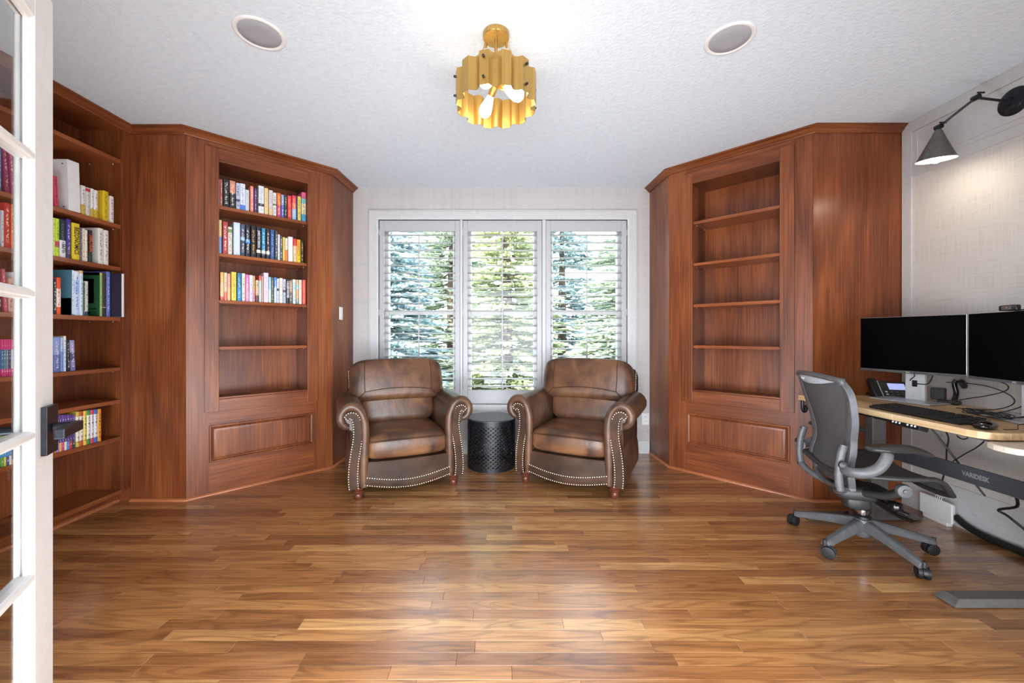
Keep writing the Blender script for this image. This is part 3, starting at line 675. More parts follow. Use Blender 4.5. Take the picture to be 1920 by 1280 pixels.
wrow([
 (-2, 5, 0, .16, [(0,(34,34,38))], (230,230,230), 'black paperback with white lettering behind the door glass', dict(h=.235, lean=-.05)),
 (9, 15, 0, .16, [(0,(206,92,116))], (240,210,216), 'rose pink hardback behind the door glass', dict(h=.225, lean=-.05)),
 (17, 26, 0, .16, [(0,(214,170,150))], (150,90,90), 'blush hardback behind the door glass', dict(h=.18)),
 (28, 40, 0, .16, [(0,(226,226,230))], (120,130,150), 'white hardback behind the door stile', dict(h=.215, lean=-.04)),
 (101, 106, 522, .15, [(0,(34,36,42))], (232,232,232), 'slim black paperback'),
 (106.6, 115, 520, .15, [(0,(230,84,40)),(.2,(244,222,210)),(.7,(228,80,38))], (226,110,70), 'orange paperback with a white title strip'),
 (135, 139, 506, .22, [(0,(92,140,160)),(.02,(226,232,238))], (120,150,170), 'large teal hardback with its cover towards the doorway', dict(cover=[(0,1,0,1,(84,136,156)),(.02,.45,0,.38,(24,104,134)),(.5,.75,.5,.8,(130,160,170)),(.4,.6,.02,.12,(206,196,180))])),
 (139.5, 149, 508, .2, [(0,(206,220,244)),(.5,(176,200,238)),(.8,(226,234,246))], (60,100,180), 'white and blue hardback'),
 (150, 156.5, 507, .2, [(0,(206,226,238)),(.93,(214,190,130))], (90,140,170), 'pale blue hardback with a gold top'),
 (157, 160, 530, .13, [(0,(74,88,84))], (200,200,190), 'thin grey green paperback'),
 (160.5, 166, 527, .13, [(0,(44,62,96)),(.12,(214,212,200))], (120,120,110), 'cream paperback with a navy foot'),
 (187, 193, 511, .21, [(0,(140,176,108)),(.94,(206,186,92))], (214,206,120), 'green hardback with its cover towards the doorway', dict(cover=[(0,1,0,1,(38,84,52)),(0,1,.94,1,(196,170,90)),(.18,.55,.3,.86,(70,110,84)),(.1,.95,.17,.185,(190,200,180)),(.3,.45,.06,.11,(210,214,206))])),
 (194, 200, 512, .2, [(0,(52,48,50)),(.2,(200,196,190)),(.215,(60,56,56))], None, 'dark grey hardback'),
 (200.5, 207, 509, .2, [(0,(110,122,196))], (220,226,244), 'periwinkle blue hardback'),
 (228, 233.5, 513, .22, [(0,(236,234,236))], None, 'black hardback standing forward with its cover towards the doorway', dict(x=-2.552, cover=[(0,1,0,1,(44,38,58)),(.48,.53,.28,.9,(206,200,204)),(.44,.52,.45,.62,(214,190,90)),(.34,.68,.165,.19,(220,218,220))])),
], 1.277, 'fourth')
ser = [(3+4.6*i, 7.2+4.6*i, 0, .13, [(0,(206,52,120)),(.2,c),(.72,(214,60,130))], (230,230,240), 'slim pink paperback with a %s middle behind the door glass' % nm, dict(h=.195)) for i, (c, nm) in enumerate([((60,110,160),'blue'), ((50,140,150),'teal'), ((130,134,150),'grey'), ((40,60,110),'navy'), ((200,206,220),'white'), ((120,170,214),'azure'), ((44,44,54),'black'), ((110,90,160),'violet')])]
wrow(ser + [
 (102, 114, 632, .15, [(0,(96,110,168)),(.5,(132,150,200))], (226,206,214), 'lavender blue boxed paperback'),
 (114.5, 119.5, 633, .15, [(0,(120,140,196)),(.6,(176,196,226))], (90,90,140), 'pale blue paperback by the lavender one'),
 (120, 124.5, 630, .15, [(0,(196,214,232)),(.7,(226,226,220))], (60,70,100), 'whitish blue paperback'),
 (127, 132, 637, .15, [(0,(34,36,48))], (220,200,170), 'black paperback, slimmest of the set', dict(lean=-.03)),
 (133.5, 142.5, 638, .15, [(0,(112,110,160)),(.35,(70,72,110)),(.6,(150,146,186))], (226,216,226), 'dusky violet paperback leaning at the end', dict(lean=-.035)),
], .938, 'fifth')
pur = [(102+4.9*i, 106.4+4.9*i, 778, .12, [(0,c),(.24,(70,50,120)),(.86,(120,70,150) if i % 2 else (86,64,130))], (220,206,230), 'slim purple comic paperback with a %s foot' % nm) for i, (c, nm) in enumerate([((214,120,96),'coral'), ((150,120,190),'lilac'), ((236,170,90),'amber'), ((206,80,120),'rose'), ((226,222,216),'cream'), ((90,130,200),'blue'), ((196,60,56),'red'), ((60,56,84),'dark')])]
cols = [((230,226,206),(206,176,70),'cream and gold'), ((226,214,200),(190,80,50),'white and rust'), ((232,214,110),(230,196,70),'yellow'), ((226,230,220),(70,140,80),'white and green'), ((232,220,224),(206,70,90),'white and red'), ((226,232,238),(60,110,190),'white and blue'), ((236,160,50),(230,150,40),'orange')]
whi = [(144+6.7*i, 150.2+6.7*i, 772-i*.8, .12, [(0,c2),(.16,c1),(.86,c2)], (70,66,72), '%s comic paperback' % nm) for i, (c1, c2, nm) in enumerate(cols)]
wrow(pur + whi, .467, 'lowest')
wrow([(3+5*i, 7.6+5*i, 0, .14, [(0,c),(.3,(50,150,214)),(.75,(140,200,90))], (230,240,240), 'slim blue magazine with a %s foot behind the door glass' % nm, dict(h=.16)) for i, (c, nm) in enumerate([((90,160,60),'green'), ((226,206,70),'yellow'), ((40,60,120),'navy'), ((226,226,230),'white'), ((226,130,60),'orange'), ((200,60,70),'red'), ((50,50,56),'black')])], .467, 'lowest')
# ring binder
yb0, yb1 = 2.392, 2.458
Mb = Matrix.Translation((-2.612, yb0, 1.907)) @ RZ(math.pi/2) @ RY(-.03)
bi = thing('ring_binder', (-2.612, yb0, 1.907), 'large white ring binder standing on the second shelf of the wall bookcase', 'binder')
obj('cover', MB(Mb).prism([(0,0),(.066,0),(.066,.25),(.062,.25),(.062,.004),(.004,.004),(.004,.25),(0,.25)], 0, .302), M_whitep, bi, bevel=.0012)
obj('paper', MB(Mb).box(.006, .05, .03, .235, .01, .29), M_page, bi)
for zz in (.02, .275): obj('rivet', MB(Mb).lathe([(.004, 0), (.004, .002)], 10, T(-.002, .03, zz) @ RY(math.pi/2)), M_graphd, bi)

# ------------------------------------------------------------------ armchairs
def stroke(cl, hw):
    L_, R_ = [], []
    for i, p in enumerate(cl):
        a = Vector(cl[max(i-1, 0)]); b = Vector(cl[min(i+1, len(cl)-1)]); d = (b-a).normalized(); n = Vector((-d.y, d.x))
        L_.append(Vector(p) + n*hw[i]); R_.append(Vector(p) - n*hw[i])
    return L_, R_
def dense(pts, k=6):
    out = []
    P = [Vector(p) for p in pts]
    for i in range(len(P)-1):
        p0, p1, p2, p3 = P[max(i-1,0)], P[i], P[i+1], P[min(i+2,len(P)-1)]
        for j in range(k):
            t = j/k
            out.append(.5*((2*p1)+(p2-p0)*t+(2*p0-5*p1+4*p2-p3)*t*t+(3*p1-p0-3*p2+p3)*t**3))
    out.append(P[-1]); return out
def resample(pts, step):
    out = [pts[0]]; acc = 0
    for a, b in zip(pts, pts[1:]):
        d = (b-a).length
        while acc + d >= step:
            t = (step-acc)/d; a = a + (b-a)*t; out.append(a); d = (b-a).length; acc = 0
        acc += d
    return out
def nails(mb, pts3, M):
    for p in pts3:
        p = Vector(p); r = .0044; vs = [(p.x+r*math.cos(q), p.y, p.z+r*math.sin(q)) for q in [2*math.pi*k/6 for k in range(6)]] + [(p.x, p.y-.0035, p.z)]
        mb.add(vs, [(k, (k+1) % 6, 6) for k in range(6)])
M_foot = wood('mahogany_foot', sr(60, 28, 18), sr(92, 46, 30), sr(112, 60, 40), 'z')
def sup_y(x, z, e=.4):
    C = max(0, 1-abs(z)**(2/e))**(e/2); q = abs(x)/max(C, 1e-6)
    return C*max(0, 1-q**(2/e))**(e/2)
def armchair(loc, rz, label):
    t = thing('leather_armchair', loc, label, 'armchair', rz, 'leather armchairs by the window')
    M = T(*loc) @ RZ(rz); A = lambda: MB(M)
    obj('seat_base', A().box(-.32, .32, -.33, .36, .085, .26), M_lead, t, bevel=.012)
    # bowed front rail
    secs = []; top_n, bot_n = [], []
    for i in range(25):
        x = -.305 + .61*i/24; c = math.cos(math.pi*x/.62); yb = -.372 - .028*c; zb = .098 - .040*c
        secs.append([(x,-.32,.262),(x,yb+.012,.262),(x,yb+.002,.24),(x,yb-.002,.19),(x,yb-.006,zb+.075),(x,yb-.012,zb+.06),(x,yb-.013,zb+.02),(x,yb-.006,zb+.004),(x,yb+.01,zb),(x,-.32,zb)])
        bot_n.append(Vector((x, yb-.012, zb+.013))); top_n.append(Vector((x, yb-.011, zb+.066)))
    obj('front_rail', A().loft(secs), M_lead, t, smooth=50)
    mb = A(); nails(mb, resample(top_n, .0165), M); nails(mb, resample(bot_n, .0165), M)
    tag(obj('nailhead_trim', mb, M_nail, t, smooth=60), kind='stuff')
    for s in (-1, 1):
        out = [(.285,.088),(.285,.30),(.288,.48)] + [(.390+.094*math.cos(q), .588+.094*math.sin(q)) for q in [math.radians(a) for a in (185,160,135,110,85,60,35,10,-15,-40,-65)]] + [(.398,.482),(.388,.45),(.390,.40),(.400,.33),(.412,.25),(.418,.18),(.416,.12),(.410,.088)]
        body = [[(s*p[0], yy, p[1]) for p in out] for yy in (-.352, -.2, 0, .2, .31)]
        arm = obj('armrest', A().loft(body), M_leam, t, smooth=40, bevel=.012)
        # soft roll round the front edge
        rp = dense([(.308,.095),(.310,.22),(.306,.36),(.302,.47),(.310,.56),(.340,.628),(.385,.660),(.432,.648),(.460,.605),(.455,.553),(.428,.523),(.405,.520)], 5)
        n = len(rp); obj('front_roll', A().tube([(s*p[0], -.358, p[1]) for p in rp], [.030 if k < n-12 else .030-.012*(k-n+12)/12 for k in range(n)], 12, flat=1.0), M_leam, arm, smooth=60)
        # studded scroll fascia
        cl = dense([(.376,.088),(.382,.15),(.378,.25),(.366,.34),(.353,.42),(.349,.49),(.356,.55),(.376,.592),(.406,.598),(.425,.578)], 5)
        hw = []
        for k in range(len(cl)):
            f = k/(len(cl)-1); hw.append(.035 if f < .6 else .035-.013*(f-.6)/.4)
        l_, r_ = stroke(cl, hw); poly = l_ + r_[::-1]
        secs = [[(s*a.x, -.374 if k else -.34, a.y) for a in poly] for k in (0, 1)]
        obj('scroll_fascia', A().loft(secs), M_lead, arm, bevel=.003)
        mb = A(); l2, r2 = stroke(cl, [h-.006 for h in hw])
        edge = resample(l2 + r2[::-1], .0172); nails(mb, [(s*p.x, -.375, p.y) for p in edge], M)
        tag(obj('nailhead_trim', mb, M_nail, arm, smooth=60), kind='stuff')
        obj('front_foot', A().lathe([(.020,0),(.024,.004),(.030,.035),(.026,.045),(.036,.055),(.037,.066),(.030,.072),(.036,.080),(.036,.09)], 18, T(s*.345, -.335)), M_foot, t, smooth=40)
        obj('rear_foot', A().box(s*.33-.022, s*.33+.022, .30, .345, 0, .09), M_foot, t, bevel=.004)
        obj('side_panel', A().box(min(s*.31, s*.398), max(s*.31, s*.398), -.30, .36, .088, .47), M_lead, t, bevel=.015)
    # back shell, leaning
    MBk = M @ T(0, .32, .1) @ RX(math.radians(-9)) 
    shell = []
    for z, w in ((0,.33),(.3,.345),(.45,.375),(.60,.392),(.70,.390),(.755,.372),(.78,.33)):
        shell.append([(-w,-.045,z),(-w+.02,-.06,z),(w-.02,-.06,z),(w,-.045,z),(w,.05,z),(w-.03,.07,z),(-w+.03,.07,z),(-w,.05,z)])
    bs = obj('back_shell', MB(MBk).loft(shell), M_lead, t, smooth=35, bevel=.012)
    mb = MB(MBk)
    for s in (-1, 1):
        for z in [.42+.014*k for k in range(24)]:
            w = .345 + (.392-.345)*min(1, (z-.3)/.3); nails(mb, [(s*(w-.008), -.062, z)], M)
    tag(obj('nailhead_trim', mb, M_nail, bs, smooth=60), kind='stuff')
    # seat
    def seatf(x, y, z):
        z2 = z + (.16*(1-x*x)*(1-y*y*.6) if z > 0 else 0); return (x, y - (.06*(1-x*x) if y < 0 else 0), z2)
    sc_ = obj('seat_cushion', A().pillow((0,-.035,.345), (.605,.66,.185), .42, .22, 22, 48, seatf), M_lea, t, smooth=80)
    pts = [(x, -.365-.020*(1-(x/.3)**2)-.008, .398+.010*(1-(x/.3)**2)) for x in [-.29+.58*k/20 for k in range(21)]]
    obj('piping', A().tube(pts, .0035, 6), M_lead, sc_, smooth=60)
    # lumbar and head cushions
    Ml = M @ T(0, .215, .545) @ RX(math.radians(-10))
    obj('lumbar_cushion', MB(Ml).pillow((0,0,0), (.60,.20,.30), .55, .28, 20, 40, lambda x,y,z: (x, y-(.12*(1-x*x) if y<0 else 0), z)), M_lea, t, smooth=80)
    Mh = M @ T(0, .235, .765) @ RX(math.radians(-12)); hs = (.775,.235,.365)
    def hf(x, y, z): return (x*(1-.035*max(0,z)), y-(.16*(1-x**4)*(1-z*z*.7) if y<0 else 0), z+(.07*(1-x*x) if z<0 else -.05*x*x))
    hc = obj('head_cushion', MB(Mh).pillow((0,0,0), hs, .34, .3, 24, 48, hf), M_lea, t, smooth=80)
    mb = MB(Mh)
    def on(x, z):
        y = -sup_y_h(x, z); p = hf(x, y, z); return (p[0]*hs[0]/2, p[1]*hs[1]/2-.0015, p[2]*hs[2]/2)
    def sup_y_h(x, z):
        C = max(0, 1-abs(z)**(2/.34))**(.17); q = abs(x)/max(C,1e-6); return C*max(0,1-q**(2/.3))**(.15)
    for s in (-1, 1): mb.tube([on(s*(.70+.02*k/14), -.58+1.52*k/14) for k in range(15)], .003, 6)
    mb.tube([on(-.70+1.4*k/20, -.58+.10*(1-(k/10-1)**2)) for k in range(21)], .003, 6)
    for s in (-1, 1): mb.tube([on(s*(.70+.15*k/8), -.58-.30*k/8) for k in range(9)], .003, 6)
    obj('piping', mb, M_lead, hc, smooth=60)
    return t
armchair((-.839, 3.245, 0), math.radians(23.3), 'brown leather recliner armchair beside the corner bookcase with the books')
armchair((.628, 3.28, 0), math.radians(-26.8), 'brown leather recliner armchair beside the empty corner bookcase')

# ------------------------------------------------------------------ drum side table
tb = thing('drum_side_table', (-.112, 3.545, 0), 'black pierced metal drum side table between the two leather armchairs', 'side table')
Md = T(-.112, 3.545); rr = .212
M_drum = pmat('blackened_metal', sr(40, 41, 44), sr(30, 31, 34), rough=.36, metal=.5)
obj('table_top', MB(Md).lathe([(rr-.004,.418),(rr+.002,.422),(rr+.002,.428),(rr-.003,.432),(rr-.01,.432),(.02,.4318)], 64), pmat('dark_table_top', sr(62, 64, 68), sr(54, 55, 58), rough=.3, metal=.3), tb, smooth=40)
mb = MB(Md); mb.lathe([(rr-.003,0),(rr,0),(rr,.028),(rr-.003,.028)], 64, cap=False); mb.lathe([(rr-.003,.385),(rr,.385),(rr,.42),(rr-.003,.42)], 64, cap=False)
obj('rim_band', mb, M_drum, tb, smooth=40)
mb = MB(Md); NC, NR = 34, 11; hgt = .36/NR; da = 2*math.pi/NC
for half in (1, -1):                              # two helical lattices make diamond holes
    for c in range(NC):
        secs = []
        for k in range(NR*2+1):
            a = (c + half*k*.5) * da; z = .027 + .36*k/(NR*2); hw = .40*da*(.80+.3*abs(math.sin(k*.55)))
            secs.append([((rr+e)*math.cos(a+q), (rr+e)*math.sin(a+q), z) for q, e in ((-hw/2,0),(hw/2,0),(hw/2,-.0025),(-hw/2,-.0025))])
        mb.loft(secs, cap=False)
obj('pierced_wall', mb, M_drum, tb, label='black lattice of small diamond holes')

# ------------------------------------------------------------------ ceiling speakers
M_grille = pmat('speaker_grille', sr(166, 166, 171), sr(156, 156, 162), rough=.8, scale=(700, 700, 700))
for (cx_, cy_), lab in (((487, 63), 'round white ceiling speaker on the bookcase side of the brass light'), ((1368, 73), 'round white ceiling speaker on the desk side of the brass light')):
    Y = (HT - H) * F / (CY - cy_); X = (cx_ - CX) / F * Y
    t = thing('ceiling_speaker', (X, Y, HT), lab, 'speaker', group='ceiling speakers'); Mk = T(X, Y, HT)
    obj('bezel', MB(Mk).lathe([(.092,-.001),(.092,-.004),(.098,-.008),(.108,-.007),(.113,-.002),(.113,-.0005)], 56, cap=False), M_whitep, t, smooth=50)
    obj('grille', MB(Mk).lathe([(.0925,-.0015),(.09,-.0045),(.05,-.006),(.004,-.0065)], 48), M_grille, t, smooth=50)

# ------------------------------------------------------------------ brass ceiling light
PX, PY = -.038, 1.91
pl = thing('ceiling_light', (PX, PY, HT), 'brass ceiling light with scalloped drum shade and three bare bulbs', 'ceiling light')
Mp = T(PX, PY, 0)
obj('canopy', MB(Mp).lathe([(.062,HT-.001),(.062,HT-.022),(.060,HT-.026),(.01,HT-.027)], 40), M_brass, pl, smooth=22)
SR, SZ0, SZ1 = .192, 2.243, 2.392
prof = []
for k in range(12):
    c0 = k*math.pi/6 + math.pi/12
    flat = math.radians(12.5)
    for a in (-flat/2, flat/2): prof.append((c0+a, SR))
    for j in range(1, 8):
        f = j/8; prof.append((c0+flat/2+(math.pi/6-flat)*f, SR-.024*math.sin(math.pi*f)**.8))
mb = MB(Mp); outer = lambda z: [(r*math.cos(a), r*math.sin(a), z) for a, r in prof]; inner = lambda z: [((r-.0025)*math.cos(a), (r-.0025)*math.sin(a), z) for a, r in prof]
mb.loft([outer(SZ0), outer(SZ1), inner(SZ1), inner(SZ0), outer(SZ0)], cap=False)
sh = obj('shade', mb, M_brass, pl, smooth=30)
for k in range(12):
    if k % 2 == 0:
        a = k*math.pi/6 + math.pi/12
        for z in (SZ0+.03, SZ1-.03): obj('screw', MB(Mp).lathe([(.0055,0),(.0055,.010),(.003,.012)], 10, Matrix.Translation((SR*math.cos(a), SR*math.sin(a), z)) @ RZ(a) @ RY(math.pi/2)), M_bronze, sh, smooth=40)
obj('stem', MB(Mp).tube([(0,0,HT-.026),(0,0,2.40)], .008, 10).lathe([(.022,2.40),(.026,2.385),(.026,2.36),(.01,2.35)], 20), M_brass, pl, smooth=40)
for k in range(3):
    a = math.radians(30 + 120*k); e = Vector((.058*math.cos(a), .058*math.sin(a), HT-.022)); s_ = Vector((.178*math.cos(a), .178*math.sin(a), SZ1-.02))
    cb = MB(Mp)
    for j in range(9):
        p = e.lerp(s_, (j+.5)/9); d = (s_-e).normalized()
        cb.tube([p + d*.014*math.cos(q) + (Vector((0,0,1)).cross(d).normalized() if j % 2 else d.cross(Vector((0,0,1)).cross(d)).normalized())*.005*math.sin(q) for q in [2*math.pi*i/8 for i in range(9)]], .0013, 5)
    obj('chain', cb, M_brass, pl, smooth=60)
    obj('hook', MB(Mp).tube([(e.x,e.y,HT-.022),(e.x,e.y,HT-.045)], .006, 8), M_brass, pl, smooth=60)
M_bulb = emit_mat('glowing_bulb', (1, .80, .52, 1), 14)
for a_, tilt in ((-112, 62), (-25, 52), (120, 55)):
    a = math.radians(a_); Mq = Mp @ T(0, 0, 2.365) @ RZ(a) @ RY(math.radians(90+90-tilt)) 
    so = obj('socket', MB(Mq).lathe([(.012,.01),(.017,.02),(.017,.06),(.014,.062)], 16), M_brass, pl, smooth=40)
    bl = obj('bulb', MB(Mq).lathe([(.012,.060),(.015,.068),(.024,.10),(.030,.125),(.031,.14),(.026,.158),(.012,.170),(.002,.173)], 20), M_bulb, pl, smooth=60)

# ------------------------------------------------------------------ glazed door in the foreground
hx, hy = -.80, .408; dv = Vector((-.521, .854)).normalized()
rzd = math.atan2(dv.y, dv.x)
dr = tag(obj('door_1', MB(T(hx, hy) @ RZ(rzd)).box(0, .108, 0, .036, .012, 2.035), M_door, origin=(hx, hy, 0), bevel=.0015), kind='structure')
Mdo = T(hx, hy) @ RZ(rzd); DW = .76
obj('stile', MB(Mdo).box(DW-.100, DW, 0, .036, .012, 2.035), M_door, dr, bevel=.002)
obj('rail', MB(Mdo).box(.1085, DW-.1005, 0, .036, 1.932, 2.035), M_door, dr, bevel=.001)
obj('rail', MB(Mdo).box(.1085, DW-.1005, 0, .036, .012, .225), M_door, dr, bevel=.001)
g0, g1 = .108, DW-.100; vx = [g0+(g1-g0)*k/3 for k in range(4)]; hz = [.225, .567, .912, 1.256, 1.592, 1.932]
def bar_prof(): return [(-.013,.006),(-.009,.004),(-.006,0),(.006,0),(.009,.004),(.013,.006),(.013,.030),(.006,.036),(-.006,.036),(-.013,.030)]
for z in hz[1:-1]: obj('muntin', MB(Mdo).prism([(y_, z+o_) for o_, y_ in bar_prof()], g0, g1, 'x'), M_door, dr, smooth=20)
for x_ in vx[1:-1]: obj('muntin', MB(Mdo).prism([(x_+o_, y_) for o_, y_ in bar_prof()], .225, 1.932, 'z'), M_door, dr, smooth=20)
# sticking round every light
st = MB(Mdo)
st.ring(g0, g1, .225, 1.932, [(0,0.001),(.004,.003),(.012,.006),(.014,.010),(.014,.016)]).ring(g0, g1, .225, 1.932, [(.014,.020),(.014,.027),(.012,.030),(.004,.034),(0,.035)])
obj('glazing_bead', st, M_door, dr, smooth=20)
for i in range(3):
    for j in range(5): obj('pane', MB(Mdo).box(vx[i]+.006, vx[i+1]-.006, .0165, .0195, hz[j]+.006, hz[j+1]-.006), M_dglass, dr)
for s in (0, 1):
    f = (lambda y_: y_) if s == 0 else (lambda y_: .036-y_)
    e = obj('handle_plate', MB(Mdo).box(DW-.072, DW-.008, min(f(-.012), f(0)), max(f(-.012), f(0)), .852, .975), M_bronze, dr, bevel=.0015)
    obj('lever', MB(Mdo).tube([(DW-.04,f(-.012),.918),(DW-.04,f(-.03),.918),(DW-.04,f(-.055),.918)], [.011,.011,.012], 14).box(DW-.150, DW-.030, min(f(-.066), f(-.046)), max(f(-.066), f(-.046)), .905, .930), M_bronze, e, bevel=.003)

# ------------------------------------------------------------------ swing-arm wall lamp
wl = thing('swing_arm_lamp', (XR, 2.15, 2.417), 'dark bronze swing-arm lamp with lit cone shade on the right wall', 'wall lamp')
Mw = Matrix.Translation((XR, 2.15, 2.417)) @ RY(-math.pi/2)
obj('wall_plate', MB(Mw).lathe([(.072,0),(.072,.006),(.066,.012),(.050,.015),(.046,.022),(.020,.026),(.014,.045),(.004,.047)], 40), M_bronze, wl, smooth=40)
J1 = px(1830, 183, 2.165); HD = px(1760, 238, 2.285); B0 = Vector((XR-.04, 2.15, 2.417))
obj('arm', MB().tube([B0, J1], .0065, 10), M_bronze, wl, smooth=60)
obj('arm', MB().tube([J1, HD], .0065, 10), M_bronze, wl, smooth=60)
for p, nm in ((J1, 'knuckle'), (HD, 'knuckle')):
    k = obj(nm, MB(Matrix.Translation(p) @ RX(math.pi/2)).lathe([(.008,-.018),(.014,-.016),(.014,.016),(.008,.018)], 16), M_bronze, wl, smooth=40)
    obj('wing_nut', MB(Matrix.Translation(p)).box(-.02, .02, -.026, -.019, .010, .018), M_bronze, k, bevel=.002)
M_shade = pmat('dark_lamp_shade', sr(104, 102, 98), sr(90, 88, 85), rough=.4, metal=.4)
Mc = Matrix.Translation(HD) @ RY(math.radians(-3)) @ RX(math.radians(7))
cone = [(.012,-.012),(.016,-.02),(.030,-.055),(.060,-.125),(.084,-.178),(.086,-.182),(.0852,-.182),(.0605,-.128),(.0305,-.060),(.0145,-.03)]
ls = obj('lamp_shade', MB(Mc).lathe(cone, 40), M_shade, wl, smooth=35)
obj('white_liner', MB(Mc).lathe([(.0846,-.1818),(.0595,-.128),(.0295,-.062),(.0135,-.034)], 40, cap=False), pmat('white_enamel', sr(244, 242, 236), rough=.4), ls, smooth=60)
obj('bulb', MB(Mc).lathe([(.012,-.06),(.014,-.09),(.028,-.13),(.032,-.155),(.026,-.185),(.010,-.198),(.002,-.20)], 20), emit_mat('lamp_bulb', (1, .88, .72, 1), 44), wl, smooth=60)

# ------------------------------------------------------------------ standing desk
DZ = .745; DX0, DX1, DY0, DY1 = 2.020, 2.722, 1.667, 2.735
dk = thing('standing_desk', ((DX0+DX1)/2, (DY0+DY1)/2, 0), 'butcher block standing desk with black steel frame against the right wall', 'desk')
def plank_mat(name, cols, grain):
    m = wood(name, *cols, grain=grain, rough=.42, coat=.1, fine=18); nt = m.node_tree; p = nt.nodes['Principled BSDF']
    src = p.inputs['Base Color'].links[0].from_socket; oi = nt.nodes.new('ShaderNodeObjectInfo')
    r = ramp(nt, [(0, (.62, .58, .52, 1)), (.5, (.95, .93, .9, 1)), (1, (1.12, 1.12, 1.1, 1))]); nt.links.new(oi.outputs['Random'], r.inputs[0])
    x = N(nt, 'ShaderNodeMix', data_type='RGBA', blend_type='MULTIPLY'); x.inputs[0].default_value = 1; nt.links.new(src, x.inputs[6]); nt.links.new(r.outputs[0], x.inputs[7]); nt.links.new(x.outputs[2], p.inputs['Base Color']); return m
M_desk = plank_mat('acacia_block', (sr(164, 128, 88), sr(204, 170, 126), sr(226, 198, 158)), 'y')
tp = bpy.data.objects.new('desk_top', None); COL.objects.link(tp); tp.parent = dk
nS = 7; ws = (DX1-DX0)/nS
for i in range(nS):
    x0, x1 = DX0+ws*i, DX0+ws*(i+1); cuts = [DY0] + sorted([DY0+(DY1-DY0)*q for q in ((.38,.72),(.22,.6),(.5,),(.3,.8),(.44,),(.25,.66),(.55,))[i]]) + [DY1]
    for a, b in zip(cuts, cuts[1:]):
        if i == 0 and a == DY0: poly = [(x0, a+.075), (x0+.008, a+.040), (x0+.030, a+.012), (x0+.07, a), (x1, a), (x1, b), (x0, b)]
        else: poly = [(x0, a), (x1, a), (x1, b), (x0, b)]
        obj('block_plank', MB().prism(poly, DZ-.031, DZ - .0002*((i*3) % 4)), M_desk, tp, bevel=.0012, seg=1)
M_frame = pmat('charcoal_steel', sr(98, 95, 92), sr(88, 86, 83), rough=.45, metal=.2)
for yc in (1.722, 2.52):
    ft = obj('foot', MB().add([(1.905,yc-.042,.004),(2.60,yc-.042,.004),(2.60,yc+.042,.004),(1.905,yc+.042,.004),(1.905,yc-.042,.016),(2.60,yc-.042,.016),(2.60,yc+.042,.016),(1.905,yc+.042,.016),
                              (1.935,yc-.028,.034),(2.57,yc-.028,.034),(2.57,yc+.028,.034),(1.935,yc+.028,.034)],
                              [(3,2,1,0),(0,1,5,4),(1,2,6,5),(2,3,7,6),(3,0,4,7),(4,5,9,8),(5,6,10,9),(6,7,11,10),(7,4,8,11),(8,9,10,11)]), M_frame, dk, bevel=.002)
    for x_ in (1.93, 2.57): obj('levelling_foot', MB(T(x_, yc)).lathe([(.02,0),(.02,.006)], 16), M_rubber, ft)
    obj('leg', MB().box(2.30, 2.40, yc-.032, yc+.032, .03, .40), M_frame, dk, bevel=.004)
    obj('leg_sleeve', MB().box(2.307, 2.393, yc-.026, yc+.026, .40, .70), M_frame, dk, bevel=.003)
    obj('bracket', MB().box(2.09, 2.66, yc-.03, yc+.03, .695, .7135), M_frame, dk, bevel=.003)
cbm = obj('crossbar', MB().box(2.437, 2.452, 1.62, 2.62, .380, .466), pmat('crossbar_grey', sr(74, 77, 82), sr(68, 70, 75), rough=.5), dk, bevel=.003)
obj('crossbar_hanger', MB().box(2.40, 2.437, 1.69, 1.75, .38, .466), M_frame, dk, bevel=.003)
obj('crossbar_hanger', MB().box(2.40, 2.437, 2.49, 2.55, .38, .466), M_frame, dk, bevel=.003)
Mt = Matrix(((0, 0, -1, 2.4362), (-1, 0, 0, 2.06), (0, 1, 0, .424), (0, 0, 0, 1)))
text('VARIDESK', .034, Mt, pmat('grey_lettering', sr(150, 152, 156), rough=.5), cbm, 'lettering', .0008, sx=.78)
# beam under the top, control keypad, cable tray
obj('beam', MB().box(2.20, 2.26, 1.70, 2.60, .672, .7135), M_frame, dk, bevel=.003)
Mk = T(2.045, 2.02, .70)
kp = obj('height_keypad', MB(Mk @ RY(math.radians(18))).box(-.018, .03, -.075, .075, -.012, .012), M_black, dk, bevel=.003)
for i, dy in enumerate((.055, .038, .018, -.022, -.040, -.057)):
    obj('button', MB(Mk @ RY(math.radians(18)) @ T(-.0185, -dy, 0) @ RY(-math.pi/2)).lathe([(.0052,0),(.0045,.0012)], 10), M_whitep, kp)
obj('clip', MB().tube(dense([(2.035,2.716,.71),(2.035,2.716,.66),(2.045,2.716,.635),(2.06,2.716,.65),(2.05,2.716,.675)],4), .010, 8), M_black, dk, smooth=60)

# pale side table tucked under the near end of the desk
stb = thing('side_table', (2.37, 1.615, 0), 'narrow pale wood side table tucked under the near end of the desk', 'side table')
M_pale = wood('bleached_wood', sr(188, 168, 142), sr(214, 200, 180), sr(228, 218, 202), 'x', rough=.45, coat=.1)
poly = [(2.012,1.60),(2.020,1.568),(2.045,1.552),(2.08,1.548),(2.72,1.548),(2.72,1.69),(2.06,1.69),(2.03,1.675),(2.014,1.64)]
obj('table_top', MB().prism(poly, .682, .708), M_pale, stb, bevel=.006)
for x_ in (2.32, 2.66):
    for y_ in (1.565, 1.635): obj('leg', MB().box(x_, x_+.03, y_, y_+.03, 0, .682), M_pale, stb, bevel=.003)

